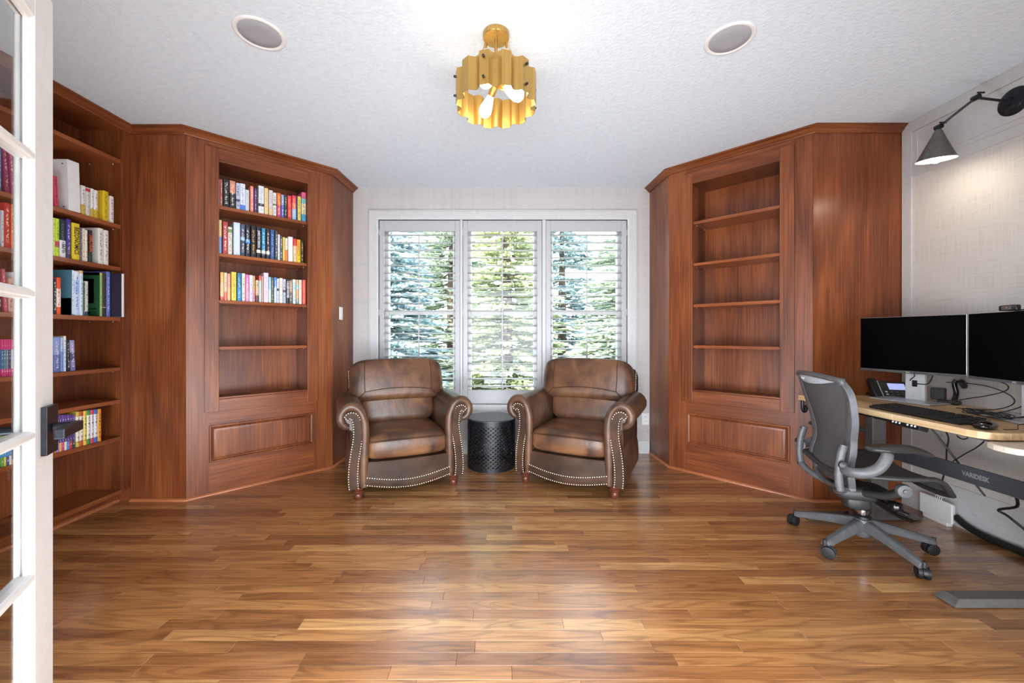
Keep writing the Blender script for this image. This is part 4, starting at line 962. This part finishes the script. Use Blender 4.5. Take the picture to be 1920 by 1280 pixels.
# ------------------------------------------------------------------ monitors
def monitor(L_, R_, z0, z1, label, base, logo=True):
    c = ((L_[0]+R_[0])/2, (L_[1]+R_[1])/2); d = Vector((R_[0]-L_[0], R_[1]-L_[1])); w = d.length
    rz = math.atan2(d.y, d.x)
    M = T(c[0], c[1]) @ RZ(rz)
    t = thing('monitor', (base[0], base[1], DZ), label, 'monitor', rz, 'computer monitors on the desk')
    hs = w/2
    obj('housing', MB(M).box(-hs, hs, 0, .020, z0, z1).box(-hs*.6, hs*.6, .02, .045, z0+.06, z1-.06), M_steel, t, bevel=.003)
    s = obj('screen', MB(M).box(-hs+.002, hs-.002, -.0015, .001, z0+.014, z1-.002), M_screen, t)
    bz = obj('bezel', MB(M).box(-hs, hs, -.003, .001, z0-.001, z0+.013), M_graph, t, bevel=.001)
    text('DELL', .010, M @ Matrix(((1,0,0,0),(0,0,-1,-.0034),(0,1,0,z0+.006),(0,0,0,1))), M_whitep, bz, 'logo')
    st = obj('stand', MB(M).box(-.048, .048, .058, .082, DZ+.006, z0+.20).box(-.035, .035, .04, .06, z0+.10, z0+.20), pmat('white_stand', sr(226, 227, 229), rough=.35), t, bevel=.003)
    obj('cable_port', MB(M).box(-.013, .013, .0565, .0582, z0-.085, z0-.045), M_black, st, bevel=.004)
    obj('base', MB(M).prism([(-.15,-.095),(.15,-.095),(.15,.10),(-.15,.10)], DZ+.001, DZ+.010), M_steel, t, bevel=.003)
    return t
monitor((2.430, 2.715), (2.573, 2.215), .920, 1.272, 'wide black monitor on white stand in front of the desk phone', (2.50, 2.46))
monitor((2.572, 2.205), (2.425, 1.690), .918, 1.274, 'wide black monitor on white stand with a webcam clipped on top', (2.50, 1.95))
# webcam
wc = thing('webcam', px(1893, 583, 1.94), 'small black webcam perched on top of the monitor', 'webcam')
pw = px(1893, 577, 1.95); Mwc = Matrix.Translation((pw.x, pw.y, 1.2895)) @ RZ(math.atan2(-.515, -.147) )
obj('body', MB(Mwc).pillow((0, 0, 0), (.094, .024, .028), .3, .3, 10, 24), M_black, wc, smooth=60)
obj('lens_panel', MB(Mwc).box(-.026, .026, -.0130, -.0115, -.010, .010), M_graph, wc, bevel=.001)
obj('lens', MB(Mwc @ RX(math.pi/2)).lathe([(.008,.012),(.008,.0155),(.003,.016)], 16), M_chrome, wc, smooth=40)
obj('clip', MB(Mwc).box(-.018, .018, .0, .045, -.0155, -.008), M_black, wc, bevel=.002)

# ------------------------------------------------------------------ keyboard and mouse
kb = thing('keyboard', (2.135, 2.035, DZ), 'black full-size computer keyboard lying along the front of the desk', 'keyboard')
Mkb = T(2.14, 2.035, DZ) @ RZ(math.radians(-88)) @ RX(math.radians(4))
obj('case', MB(Mkb).box(-.218, .218, -.072, .078, .006, .020), M_black, kb, bevel=.004)
M_key = pmat('keycap', sr(34, 34, 37), sr(28, 28, 30), rough=.5)
kv, kf = MB().box(-.0078, .0078, -.0078, .0078, 0, .005), None
kme = None
for r_ in range(6):
    x = -.208; y_ = .062 - r_*.0235
    while x < .206:
        w_ = .018 if not (r_ == 5 and -.13 < x < -.02) else .11
        if r_ == 0: w_ = .019
        gap = .012 if (abs(x-.075) < .012 or abs(x-.140) < .012) else 0
        if w_ == .11: obj('key', MB(Mkb @ T(x+.055, y_, .020)).box(-.053, .053, -.008, .008, 0, .005), M_key, kb)
        elif kme is None:
            o = obj('key', MB(Mkb @ T(x+w_/2, y_, .020)).box(-.0078, .0078, -.0078, .0078, 0, .005), M_key, kb); kme = o.data; k0 = (x+w_/2, y_)
        else:
            o = bpy.data.objects.new('key', kme); COL.objects.link(o); o.parent = kb
            dd = Mkb.to_3x3() @ Vector((x+w_/2-k0[0], y_-k0[1], 0)); o.location = dd
        x += w_ + .0008 + gap
ms = thing('mouse', (2.115, 1.752, DZ), 'glossy black computer mouse beside the keyboard', 'mouse')
Mm = T(2.115, 1.752, DZ) @ RZ(math.radians(-65))
M_gloss = pmat('glossy_black', sr(22, 20, 20), sr(18, 17, 17), rough=.12)
mo = obj('shell', MB(Mm).pillow((0, 0, .015), (.066, .118, .036), .8, .7, 14, 28, lambda x, y, z: (x, y, z if z < 0 else z*(1-.25*(y > 0)*y))), M_gloss, ms, smooth=80)
obj('wheel', MB(Mm @ T(0, .030, .031) @ RY(math.pi/2)).lathe([(.005,-.004),(.007,-.002),(.007,.002),(.005,.004)], 12), M_graph, ms, smooth=60)
obj('cord', MB().tube(dense([(2.125,1.695,DZ+.010),(2.19,1.70,DZ+.008),(2.25,1.74,DZ+.02),(2.30,1.72,DZ+.03)],6), .0018, 6), M_black, ms, smooth=60)

# ------------------------------------------------------------------ desk phone
ph = thing('desk_phone', (2.555, 2.655, DZ), 'black desk phone with lit display behind the monitor', 'phone')
Mph = T(2.56, 2.655, DZ) @ RZ(math.radians(-20)) @ RX(math.radians(48))
obj('body', MB(Mph).box(-.04, .125, -.075, .105, .012, .034), M_black, ph, bevel=.006)
obj('stand', MB(T(2.56, 2.655, DZ) @ RZ(math.radians(-20))).box(-.10, .12, -.03, .045, .002, .022), M_black, ph, bevel=.004)
obj('display', MB(Mph).box(.006, .095, .035, .085, .034, .0352), pmat('lcd', sr(150, 160, 214), rough=.4, emit=sr(176, 186, 236), estr=.55), ph)
for r_ in range(4):
    for c_ in range(4): obj('key', MB(Mph).box(-.022+.028*c_, -.010+.028*c_, .012-.020*r_, .020-.020*r_, .034, .0362), M_graph if c_ else M_whitep, ph)
obj('trim_strip', MB(Mph).box(-.046, -.038, -.075, .105, .020, .038), M_steel, ph, bevel=.002)
obj('handset', MB(Mph).pillow((-.075, .012, .040), (.052, .205, .050), .5, .35, 14, 24, lambda x, y, z: (x*(1-.12*(1-y*y)), y, z-.25*(1-y*y)*(z > 0))), M_black, ph, smooth=70)
# headset dock
hdk = thing('headset_dock', (2.62, 2.36, DZ), 'black wireless headset on its charging dock behind the monitor base', 'headset')
Mhd = T(2.655, 2.375, DZ) @ RZ(math.radians(-60))
obj('dock', MB(Mhd).box(-.045, .045, -.032, .032, .001, .022), M_black, hdk, bevel=.006)
obj('charger_block', MB(Mhd).box(-.075, -.015, -.026, .026, .022, .092), M_graphd, hdk, bevel=.006)
obj('headset_arm', MB(Mhd).tube(dense([(.02,0,.022),(.028,0,.07),(.020,0,.12),(.028,0,.145)],5), [.012]*16, 8), M_gloss, hdk, smooth=60)
obj('ear_pad', MB(Mhd @ T(.055, 0, .125) @ RY(math.radians(70))).lathe([(.012,-.014),(.026,-.010),(.028,.004),(.018,.012),(.004,.013)], 20), M_rubber, hdk, smooth=50)

# ------------------------------------------------------------------ cables
def cable(name, pts, r, label, k=8, mat=None):
    o = obj(name, MB().tube(dense(pts, k), r, 7), mat or M_black, smooth=60); tag(o, label, 'cable'); return o
zc = DZ + .006
cable('cable', [(2.50,2.43,.925),(2.545,2.47,.90),(2.55,2.50,.875),(2.56,2.50,.858),(2.55,2.40,.862),(2.54,2.36,.915)], .0028, 'thin black cable looped through the stand of the phone-side monitor')
cable('cable', [(2.66,2.395,.872),(2.66,2.30,.880),(2.69,2.20,.868),(2.70,2.12,.83),(2.68,2.10,.79),(2.62,2.14,zc+.004),(2.52,2.22,zc)], .0026, 'black cable arching from the headset dock down to the desk')
cable('cable', [(2.60,2.20,.925),(2.66,2.12,.90),(2.70,2.14,.86),(2.70,2.22,.82),(2.68,2.30,.79),(2.63,2.36,zc+.01)], .0026, 'black cable dropping behind the gap between the monitors')
cable('cable', [(2.42,2.04,zc),(2.52,2.03,zc+.01),(2.60,2.00,.80),(2.62,1.985,.86),(2.61,1.93,.875),(2.58,1.89,.85),(2.55,1.885,.80),(2.50,1.92,zc+.008),(2.42,1.99,zc)], .0026, 'black cable standing in an upright loop at the back of the desk')
cable('cable', [(2.46,1.83,.930),(2.52,1.85,.90),(2.57,1.86,.85),(2.55,1.87,.80),(2.46,1.91,zc+.010),(2.38,1.97,zc+.003)], .0028, 'black cable hanging from the webcam monitor into the coil on the desk')
cable('cable', [(2.47,1.82,.930),(2.56,1.82,.90),(2.65,1.83,.86),(2.66,1.84,.82),(2.70,1.80,.76)], .0024, 'black cable hanging from the webcam monitor down to the wall side of the desk')
cl = []
for k in range(60):
    a = k*.62; cl.append((2.395+.035*math.cos(a)+.012*math.sin(a*.37), 1.975+.085*math.sin(a)+.02*math.cos(a*.21), zc+.0145+.010*math.sin(k*.9)))
o = obj('cable_coil', MB().tube(dense(cl, 4), .0021, 6), M_black, smooth=60); tag(o, 'tangled coil of black cable lying behind the keyboard', 'cable')
# under the desk
cable('cable', [(2.30,2.60,.655),(2.33,2.46,.645),(2.40,2.32,.645),(2.44,2.24,.66)], .013, 'thick black cable bundle slung beneath the far end of the desk')
cable('cable', [(2.42,2.28,.65),(2.46,2.24,.56),(2.50,2.18,.44),(2.56,2.12,.30)], .005, 'black cable hanging straight under the desk keypad')
cable('cable', [(2.43,2.22,.66),(2.52,2.26,.58),(2.60,2.34,.48),(2.66,2.40,.36),(2.69,2.46,.2)], .004, 'black cable falling under the desk towards the white box')
cable('cable', [(2.36,2.0,.70),(2.40,1.99,.64),(2.45,2.06,.58),(2.48,2.14,.52),(2.48,2.2,.46)], .003, 'thin black cable drooping from the desk keypad')
cable('cable', [(2.10,1.84,.708),(2.10,1.845,.688),(2.10,1.825,.680),(2.10,1.805,.690),(2.10,1.815,.706)], .003, 'small loop of black cable under the desk edge by the mouse')
p0 = px(1905, 936, 1.90)
cable('cable', [(2.444,1.90,.385),(2.47,1.92,.33),(2.52,2.03,.265),(2.60,2.05,.22),(2.66,1.98,.13),(2.70,1.945,.06),(2.705,1.95,.014)], .0062, 'black power cord dropping from the crossbar to the floor', 10)
cable('cable', [(2.690,2.375,.075),(2.695,2.32,.045),(2.70,2.24,.027),(2.70,2.12,.026),(2.70,2.02,.026),(2.70,1.955,.024)], [.016]*0 or .020, 'fat black cable sleeve lying along the baseboard from the white box', 8)
cable('cable', [(2.715,1.94,.010),(2.722,1.80,.008),(2.722,1.60,.008),(2.722,1.30,.008)], .006, 'pinkish cable running along the baseboard beyond the black sleeve', 6, pmat('pink_cable', sr(206, 150, 140), rough=.5))
wb_ = thing('power_box', (2.70, 2.46, .0), 'white power strip box leaning on the baseboard under the desk', 'power box')
Mx = T(2.665, 2.465, 0) @ RZ(math.radians(-94))
obj('lid', MB(Mx).box(-.10, .10, 0, .014, .028, .150), M_whitep, wb_, bevel=.006)
obj('case', MB(Mx).box(-.115, .075, .016, .05, .022, .138), M_whitep, wb_, bevel=.010)
obj('bracket_foot', MB(Mx).box(-.09, .06, .012, .045, 0, .03), M_whitep, wb_, bevel=.003)
for k in range(4): obj('vent_fin', MB(Mx).tube(dense([(-.0+.012*k,.004,.148),(.0+.012*k,.006,.165),(.004+.012*k,.016,.168)],3), .002, 6), M_whitep, wb_, smooth=60)

# ------------------------------------------------------------------ mesh office chair
oc = thing('office_chair', (1.97, 2.19, 0), 'graphite mesh office chair on castors pulled up to the desk', 'office chair', math.radians(75))
Mo = T(1.97, 2.19) @ RZ(math.radians(75)); O = lambda: MB(Mo)
obj('hub', O().lathe([(.030,.055),(.042,.075),(.046,.12),(.042,.150),(.030,.158)], 28), M_graph, oc, smooth=40)
obj('gas_cylinder', O().lathe([(.026,.055),(.026,.175),(.028,.18),(.028,.20)], 20).lathe([(.014,.19),(.014,.29)], 20), M_chrome, oc, smooth=40)
obj('cylinder_collar', O().lathe([(.034,.150),(.040,.155),(.040,.168),(.030,.176)], 24), M_black, oc, smooth=40)
for k in range(5):
    a = math.radians(56 + 72*k - 75); Ma = Mo @ RZ(a)
    secs = []
    for f in [j/8 for j in range(9)]:
        x = .035 + .275*f; zt = .150 - .050*f - .018*f*f; hh = .052 - .022*f; ww = .030 - .008*f
        secs.append([(x,-ww,zt-hh),(x,-ww*.9,zt-hh*.35),(x,-ww*.45,zt),(x,ww*.45,zt),(x,ww*.9,zt-hh*.35),(x,ww,zt-hh),(x,0,zt-hh*.9)])
    lg = obj('base_leg', MB(Ma).loft(secs), M_graph, oc, smooth=55, bevel=.003)
    Mcs = Ma @ T(.312, 0, 0) @ RZ(math.radians(40 + 37*k))
    cs = obj('castor', MB(Mcs).tube([(0,0,.06),(0,0,.088)], .009, 10), M_graphd, oc, smooth=60)
    for s in (-1, 1): obj('wheel', MB(Mcs @ T(.016, s*.014, .030) @ RX(math.pi/2)).lathe([(.022,-.010),(.029,-.008),(.030,0),(.029,.008),(.020,.010)], 22), M_rubber, cs, smooth=45)
    hood = [(.016+.034*math.cos(q), .031+.034*math.sin(q)) for q in [math.radians(d) for d in range(-10, 200, 15)]]
    obj('hood', MB(Mcs).prism([(p[0], p[1]) for p in hood], -.006, .006, 'y').tube([(.016,-.026,.030),(.016,.026,.030)], .006, 8), M_black, cs, smooth=50)
# tilt mechanism
mech = obj('tilt_mechanism', O().pillow((0,.02,.300), (.17,.26,.075), .5, .5, 14, 24), M_graphd, oc, smooth=70)
obj('tilt_housing', O().pillow((0,.03,.245), (.085,.12,.085), .5, .5, 12, 20), M_graphd, oc, smooth=70)
for s in (-1, 1):
    obj('seat_carrier', O().tube(dense([(s*.06,.03,.31),(s*.15,-.02,.335),(s*.205,-.05,.375),(s*.215,-.055,.41)],5), [.026]*16, 10, flat=.8), M_graphd, oc, smooth=60)
    pv = obj('pivot_disc', O().lathe([(.030,-.012),(.034,0),(.030,.014),(.012,.016),(.010,.022),(.003,.023)], 22, T(s*.222,-.055,.39) @ RY(s*math.pi/2)), M_graph, oc, smooth=40)
    obj('tilt_knob', O().pillow((s*.155,-.06,.285), (.06,.055,.05), .6, .6, 10, 16).tube(dense([(s*.1,-.02,.29),(s*.16,-.05,.275),(s*.2,-.09,.262)],4), .011, 8), M_gloss, oc, smooth=70)
    obj('lever', O().tube(dense([(s*.06,-.02,.275),(s*.15,-.06,.245),(s*.205,-.10,.238)],5), [.010]*11, 8), M_gloss, oc, smooth=60)
# seat: frame and mesh
def seat_pt(u, v):                               # u across, v from back (0) to front (1)
    hw_ = .215 + .035*math.sin(math.pi*min(1, v*1.05))**.8 - .03*max(0, v-.85)/.15
    y = .185 - .455*v; z = .445 + .018*v - (.09*((v-.74)/.26)**2 if v > .74 else 0) + .022*(u*u) - .012
    return (u*hw_, y, z)
sv = [k/22 for k in range(23)]; su = [-1+2*k/14 for k in range(15)]
def mesh_mat():
    m, nt, p = base_mat('woven_mesh'); L = nt.links.new
    mp = coords(nt, (1, 1, 1)); wv = N(nt, 'ShaderNodeTexWave'); wv.bands_direction = 'X'; wv.inputs['Scale'].default_value = 46; wv.inputs['Distortion'].default_value = .25; L(mp.outputs[0], wv.inputs['Vector'])
    r = ramp(nt, [(.2, sr(44, 43, 44)), (.8, sr(92, 90, 92))]); L(wv.outputs['Fac'], r.inputs[0]); L(r.outputs[0], p.inputs['Base Color']); p.inputs['Roughness'].default_value = .7
    b = N(nt, 'ShaderNodeBump'); b.inputs['Strength'].default_value = .4; b.inputs['Distance'].default_value = .002; L(wv.outputs['Fac'], b.inputs['Height']); L(b.outputs[0], p.inputs['Normal']); return m
M_mesh = mesh_mat()
def sheet(fn, us, vs, th):
    mb = MB(Mo); nu = len(us)
    top = [fn(u, v) for v in vs for u in us]; n = len(top)
    mb_v = top + [(p[0]+th[0], p[1]+th[1], p[2]+th[2]) for p in top]; fs = []
    for j in range(len(vs)-1):
        for i in range(nu-1):
            a = j*nu+i; fs.append((a, a+1, a+1+nu, a+nu)); fs.append((n+a, n+a+nu, n+a+1+nu, n+a+1))
    for j in range(len(vs)-1):
        for i in (0, nu-1): a = j*nu+i; fs.append((a, a+nu, n+a+nu, n+a))
    for i in range(nu-1):
        for j in (0, len(vs)-1): a = j*nu+i; fs.append((a, a+1, n+a+1, n+a))
    return mb.add(mb_v, fs)
obj('seat_mesh', sheet(seat_pt, su, sv, (0, 0, -.006)), M_mesh, oc, smooth=60)
loop = [seat_pt(1, v) for v in sv] + [seat_pt(u, 1) for u in su[::-1][1:]] + [seat_pt(-1, v) for v in sv[::-1][1:]] + [seat_pt(u, 0) for u in su[1:]]
obj('seat_frame', O().tube([(p[0], p[1], p[2]-.008) for p in loop], .0165, 8, flat=.8), M_graphd, oc, smooth=60)
# back: outer frame band and mesh
BZ0, BZ1 = .365, .925
def interp(tab, z):
    n = len(tab)
    for i in range(n-1):
        if z <= tab[i+1][0] or i == n-2:
            z0, p1 = tab[i]; z1, p2 = tab[i+1]; t = max(0, min(1, (z-z0)/(z1-z0)))
            p0 = tab[max(i-1, 0)]; p3 = tab[min(i+2, n-1)]
            m1 = (p2-p0[1])/(z1-p0[0])*(z1-z0); m2 = (p3[1]-p1)/(p3[0]-z0)*(z1-z0)
            return (2*t**3-3*t*t+1)*p1 + (t**3-2*t*t+t)*m1 + (3*t*t-2*t**3)*p2 + (t**3-t*t)*m2
WO = [(.365,.185),(.43,.205),(.55,.198),(.62,.205),(.72,.235),(.82,.258),(.88,.258),(.925,.235)]
WI = [(.365,.160),(.43,.178),(.55,.162),(.62,.150),(.72,.185),(.82,.222),(.88,.228),(.925,.205)]
YC = [(.365,.160),(.45,.185),(.56,.165),(.68,.180),(.80,.215),(.925,.250)]
def back_pt(x, z, w): return (x, interp(YC, z) - .055*(x/.25)**2, z)
zs = [BZ0 + (BZ1-BZ0)*k/26 for k in range(27)]
mb = MB(Mo)
for s in (-1, 1):
    secs = []
    for z in zs:
        wo, wi = interp(WO, z), interp(WI, z); po = back_pt(s*wo, z, 0); pi = back_pt(s*wi, z, 0)
        secs.append([(po[0],po[1]-.010,z),(pi[0],pi[1]-.004,z),(pi[0],pi[1]+.006,z),((po[0]+pi[0])/2,(po[1]+pi[1])/2+.018,z),(po[0],po[1]+.022,z)])
    mb.loft(secs)
for zz, hh, wt in ((BZ1, .022, WO), (BZ0, .020, WO)):
    ww = interp(wt, zz); secs = []
    for k in range(17):
        x = -ww + 2*ww*k/16; p = back_pt(x, zz, 0); bow = (.016 if zz == BZ1 else -.030)*(1-(x/ww)**2)
        secs.append([(x,p[1]-.010,p[2]+bow-hh*.6),(x,p[1]-.010,p[2]+bow+hh*.4),(x,p[1]+.010,p[2]+bow+hh*.55),(x,p[1]+.024,p[2]+bow),(x,p[1]+.012,p[2]+bow-hh*.7)])
    mb.loft(secs)
for s in (-1, 1): mb.ball((s*.230, back_pt(.230, .92, 0)[1]+.006, .918), .021, 12, 8, (1, .8, 1))
bf = obj('back_frame', mb, M_graph, oc, smooth=50, bevel=.002)
us = [-1+2*k/14 for k in range(15)]
obj('back_mesh', sheet(lambda u, z: back_pt(u*interp(WI, z)*1.03, z, 0), us, zs, (0, .004, 0)), M_mesh, oc, smooth=60)
# pale label band inside the top rim
secs = []
for k in range(15):
    u = -1+2*k/14; x = u*.205; dep = .040*(1-u*u)+.004; zt = .920+.010*(1-u*u); p = back_pt(x, .90, 0)
    secs.append([(x,p[1]+.0062,zt-dep),(x,p[1]+.0105,zt-dep),(x,p[1]+.016,zt),(x,p[1]+.010,zt)])
lb = obj('top_band', MB(Mo).loft(secs), pmat('pale_grey_plastic', sr(170, 176, 182), rough=.4), oc, smooth=50)
p = back_pt(0.06, .90, 0)
obj('logo', MB(Mo @ T(.07, p[1]+.014, .908) @ RX(math.pi/2)).tube([(.011*math.cos(q), .007*math.sin(q), 0) for q in [math.radians(d) for d in range(-200, 30, 15)]], .0022, 6), M_whitep, lb, smooth=60)
for s in (-1, 1):
    x = s*.215
    up = obj('back_upright', MB(Mo).tube(dense([(x,.205,.365),(x*1.01,.212,.44),(x*1.01,.205,.53),(x,.188,.595)],6), [.019]*19, 10, flat=.75), M_graph, oc, smooth=60)
    for z, y in ((.372,.222),(.588,.205)): obj('bolt', MB(Mo @ T(x, y, z) @ RX(-math.pi/2)).lathe([(.008,0),(.008,.003),(.003,.004)], 12), M_graphd, up)
    obj('adjust_knob', MB(Mo @ T(s*.238, .205, .50) @ RY(s*math.pi/2)).lathe([(.020,0),(.020,.014),(.014,.018),(.003,.019)], 16), M_graphd, up, smooth=40)
    obj('lower_yoke', MB(Mo).tube(dense([(x,.205,.372),(s*.17,.19,.345),(s*.10,.16,.325),(s*.05,.10,.31)],5), [.020]*16, 10, flat=.8), M_graph, oc, smooth=60)
    arm = obj('arm_support', MB(Mo).tube(dense([(x,.20,.48),(s*.262,.185,.475),(s*.288,.14,.480),(s*.295,.085,.510),(s*.293,.055,.555),(s*.288,.045,.585)],5), [.018]*26, 10, flat=1.45), M_graph, oc, smooth=60)
    secs = []
    for k in range(15):
        f = k/14; y = .125 - .265*f; w_ = (.044+.012*math.sin(math.pi*f))*min(1, (.25+math.sin(math.pi*(.04+.92*f))**.5*.9)); z = .603 + .006*math.sin(math.pi*f) - .020*max(0, f-.7)/.3; xo = s*(.288 - .030*f*f); h_ = .017*min(1, .35+math.sin(math.pi*(.03+.94*f))**.6)
        secs.append([(xo+w_*math.cos(q), y, z+h_*math.sin(q)) for q in [2*math.pi*j/14 for j in range(14)]])
    obj('arm_pad', MB(Mo).loft(secs), M_graphd, oc, smooth=70)

# ------------------------------------------------------------------ garden beyond the window
gr = tag(obj('ground', MB().box(-14, 14, 4.2, 26, -.75, -.65), pmat('lawn', sr(120, 132, 70), sr(96, 112, 58), rough=.9, scale=(3, 3, 3)), origin=(0, 8, -.7)), kind='structure')
def needle_mat(name, a, b, c):
    m, nt, p = base_mat(name); L = nt.links.new
    g = nt.nodes.new('ShaderNodeNewGeometry'); r = ramp(nt, [(0, sr(*a)), (.55, sr(*b)), (1, sr(*c))]); L(g.outputs['Random Per Island'], r.inputs[0]); L(r.outputs[0], p.inputs['Base Color'])
    p.inputs['Roughness'].default_value = .6; return m
M_bark = pmat('spruce_bark', sr(96, 80, 68), sr(66, 54, 46), rough=.9, scale=(20, 20, 5), bump=.6)
def spruce(x, y, h, rad, mat, label, n, seed):
    q = random.Random(seed); t = thing('spruce_tree', (x, y, -.65), label, 'tree', group='spruce trees outside the window')
    Mt_ = T(x, y, -.65)
    obj('trunk', MB(Mt_).lathe([(.16,0),(.13,.6),(.11,2.5),(.07,h*.6),(.02,h)], 12), M_bark, t, smooth=60)
    br = MB(Mt_); vs, fs = [], []
    for i in range(n):
        zf = q.random()**1.25; z = .15 + zf*(h-.3); rmax = rad*(1-z/h)**.8; az = q.random()*2*math.pi
        ln = rmax*(.75+.3*q.random()); d = Vector((math.cos(az), math.sin(az), 0)); side = Vector((-d.y, d.x, 0))
        droop = .28+.2*q.random()
        if i % 3 == 0: br.tube([d*.05+Vector((0,0,z)), d*ln*.5+Vector((0,0,z-droop*ln*.22)), d*ln+Vector((0,0,z-droop*ln*.30))], [.016,.010,.004], 4)
        m_ = int(28+40*ln)
        for j in range(m_):
            f = .18+.85*(j+q.random())/m_; f = min(f, 1.04); p = d*(ln*f)+Vector((0,0,z-droop*ln*(.45*f-.15*f*f)))
            sgn = q.choice((-1, 1)); sl = (.10+.22*(1-f))*(.6+.6*q.random())*min(1, ln)
            tip = p + side*sgn*sl*q.random() + d*(.10+.09*q.random()) + Vector((0,0,-.07*q.random()+.03))
            p = p + side*sgn*sl*.35*q.random()
            ax = (tip-p); L_ = ax.length; ax.normalize(); w1 = ax.cross(Vector((0,0,1))).normalized(); w2 = ax.cross(w1)
            wd = .013+.015*q.random(); k = len(vs)
            mid = p + ax*L_*.45
            vs += [p, mid+w1*wd, mid+w2*wd, mid-w1*wd, mid-w2*wd, tip]
            fs += [(k,k+1,k+2),(k,k+2,k+3),(k,k+3,k+4),(k,k+4,k+1),(k+5,k+2,k+1),(k+5,k+3,k+2),(k+5,k+4,k+3),(k+5,k+1,k+4)]
    obj('branches', br, M_bark, t)
    me = bpy.data.meshes.new('foliage'); me.from_pydata(vs, [], fs); me.materials.append(mat)
    o = bpy.data.objects.new('foliage', me); COL.objects.link(o); o.parent = t; o['kind'] = 'stuff'
M_blue = needle_mat('blue_needles', (84, 108, 118), (140, 164, 172), (206, 216, 206))
M_green = needle_mat('green_needles', (104, 120, 92), (168, 176, 134), (228, 226, 184))
M_mix = needle_mat('grey_green_needles', (92, 110, 100), (152, 166, 146), (218, 220, 190))
spruce(-2.15, 7.0, 5.4, 1.55, M_blue, 'blue spruce beyond the shutter by the light switch', 470, 3)
spruce(.05, 7.6, 5.6, 1.5, M_green, 'yellow green spruce beyond the middle shutter', 470, 4)
spruce(2.25, 6.9, 5.2, 1.5, M_mix, 'grey green spruce beyond the shutter by the outlet', 470, 5)
spruce(-1.35, 10.2, 6.6, 1.9, M_mix, 'tall grey spruce farther back, between blue and yellow green ones', 420, 6)
spruce(1.5, 10.3, 6.4, 1.9, M_blue, 'tall blue spruce farther back, between yellow green and grey green ones', 420, 8)
spruce(-4.5, 9.6, 5.4, 1.7, M_green, 'green spruce standing past the blue one, away from the middle', 240, 9)
spruce(4.7, 9.4, 5.6, 1.7, M_blue, 'blue spruce standing past the grey green one, away from the middle', 240, 10)
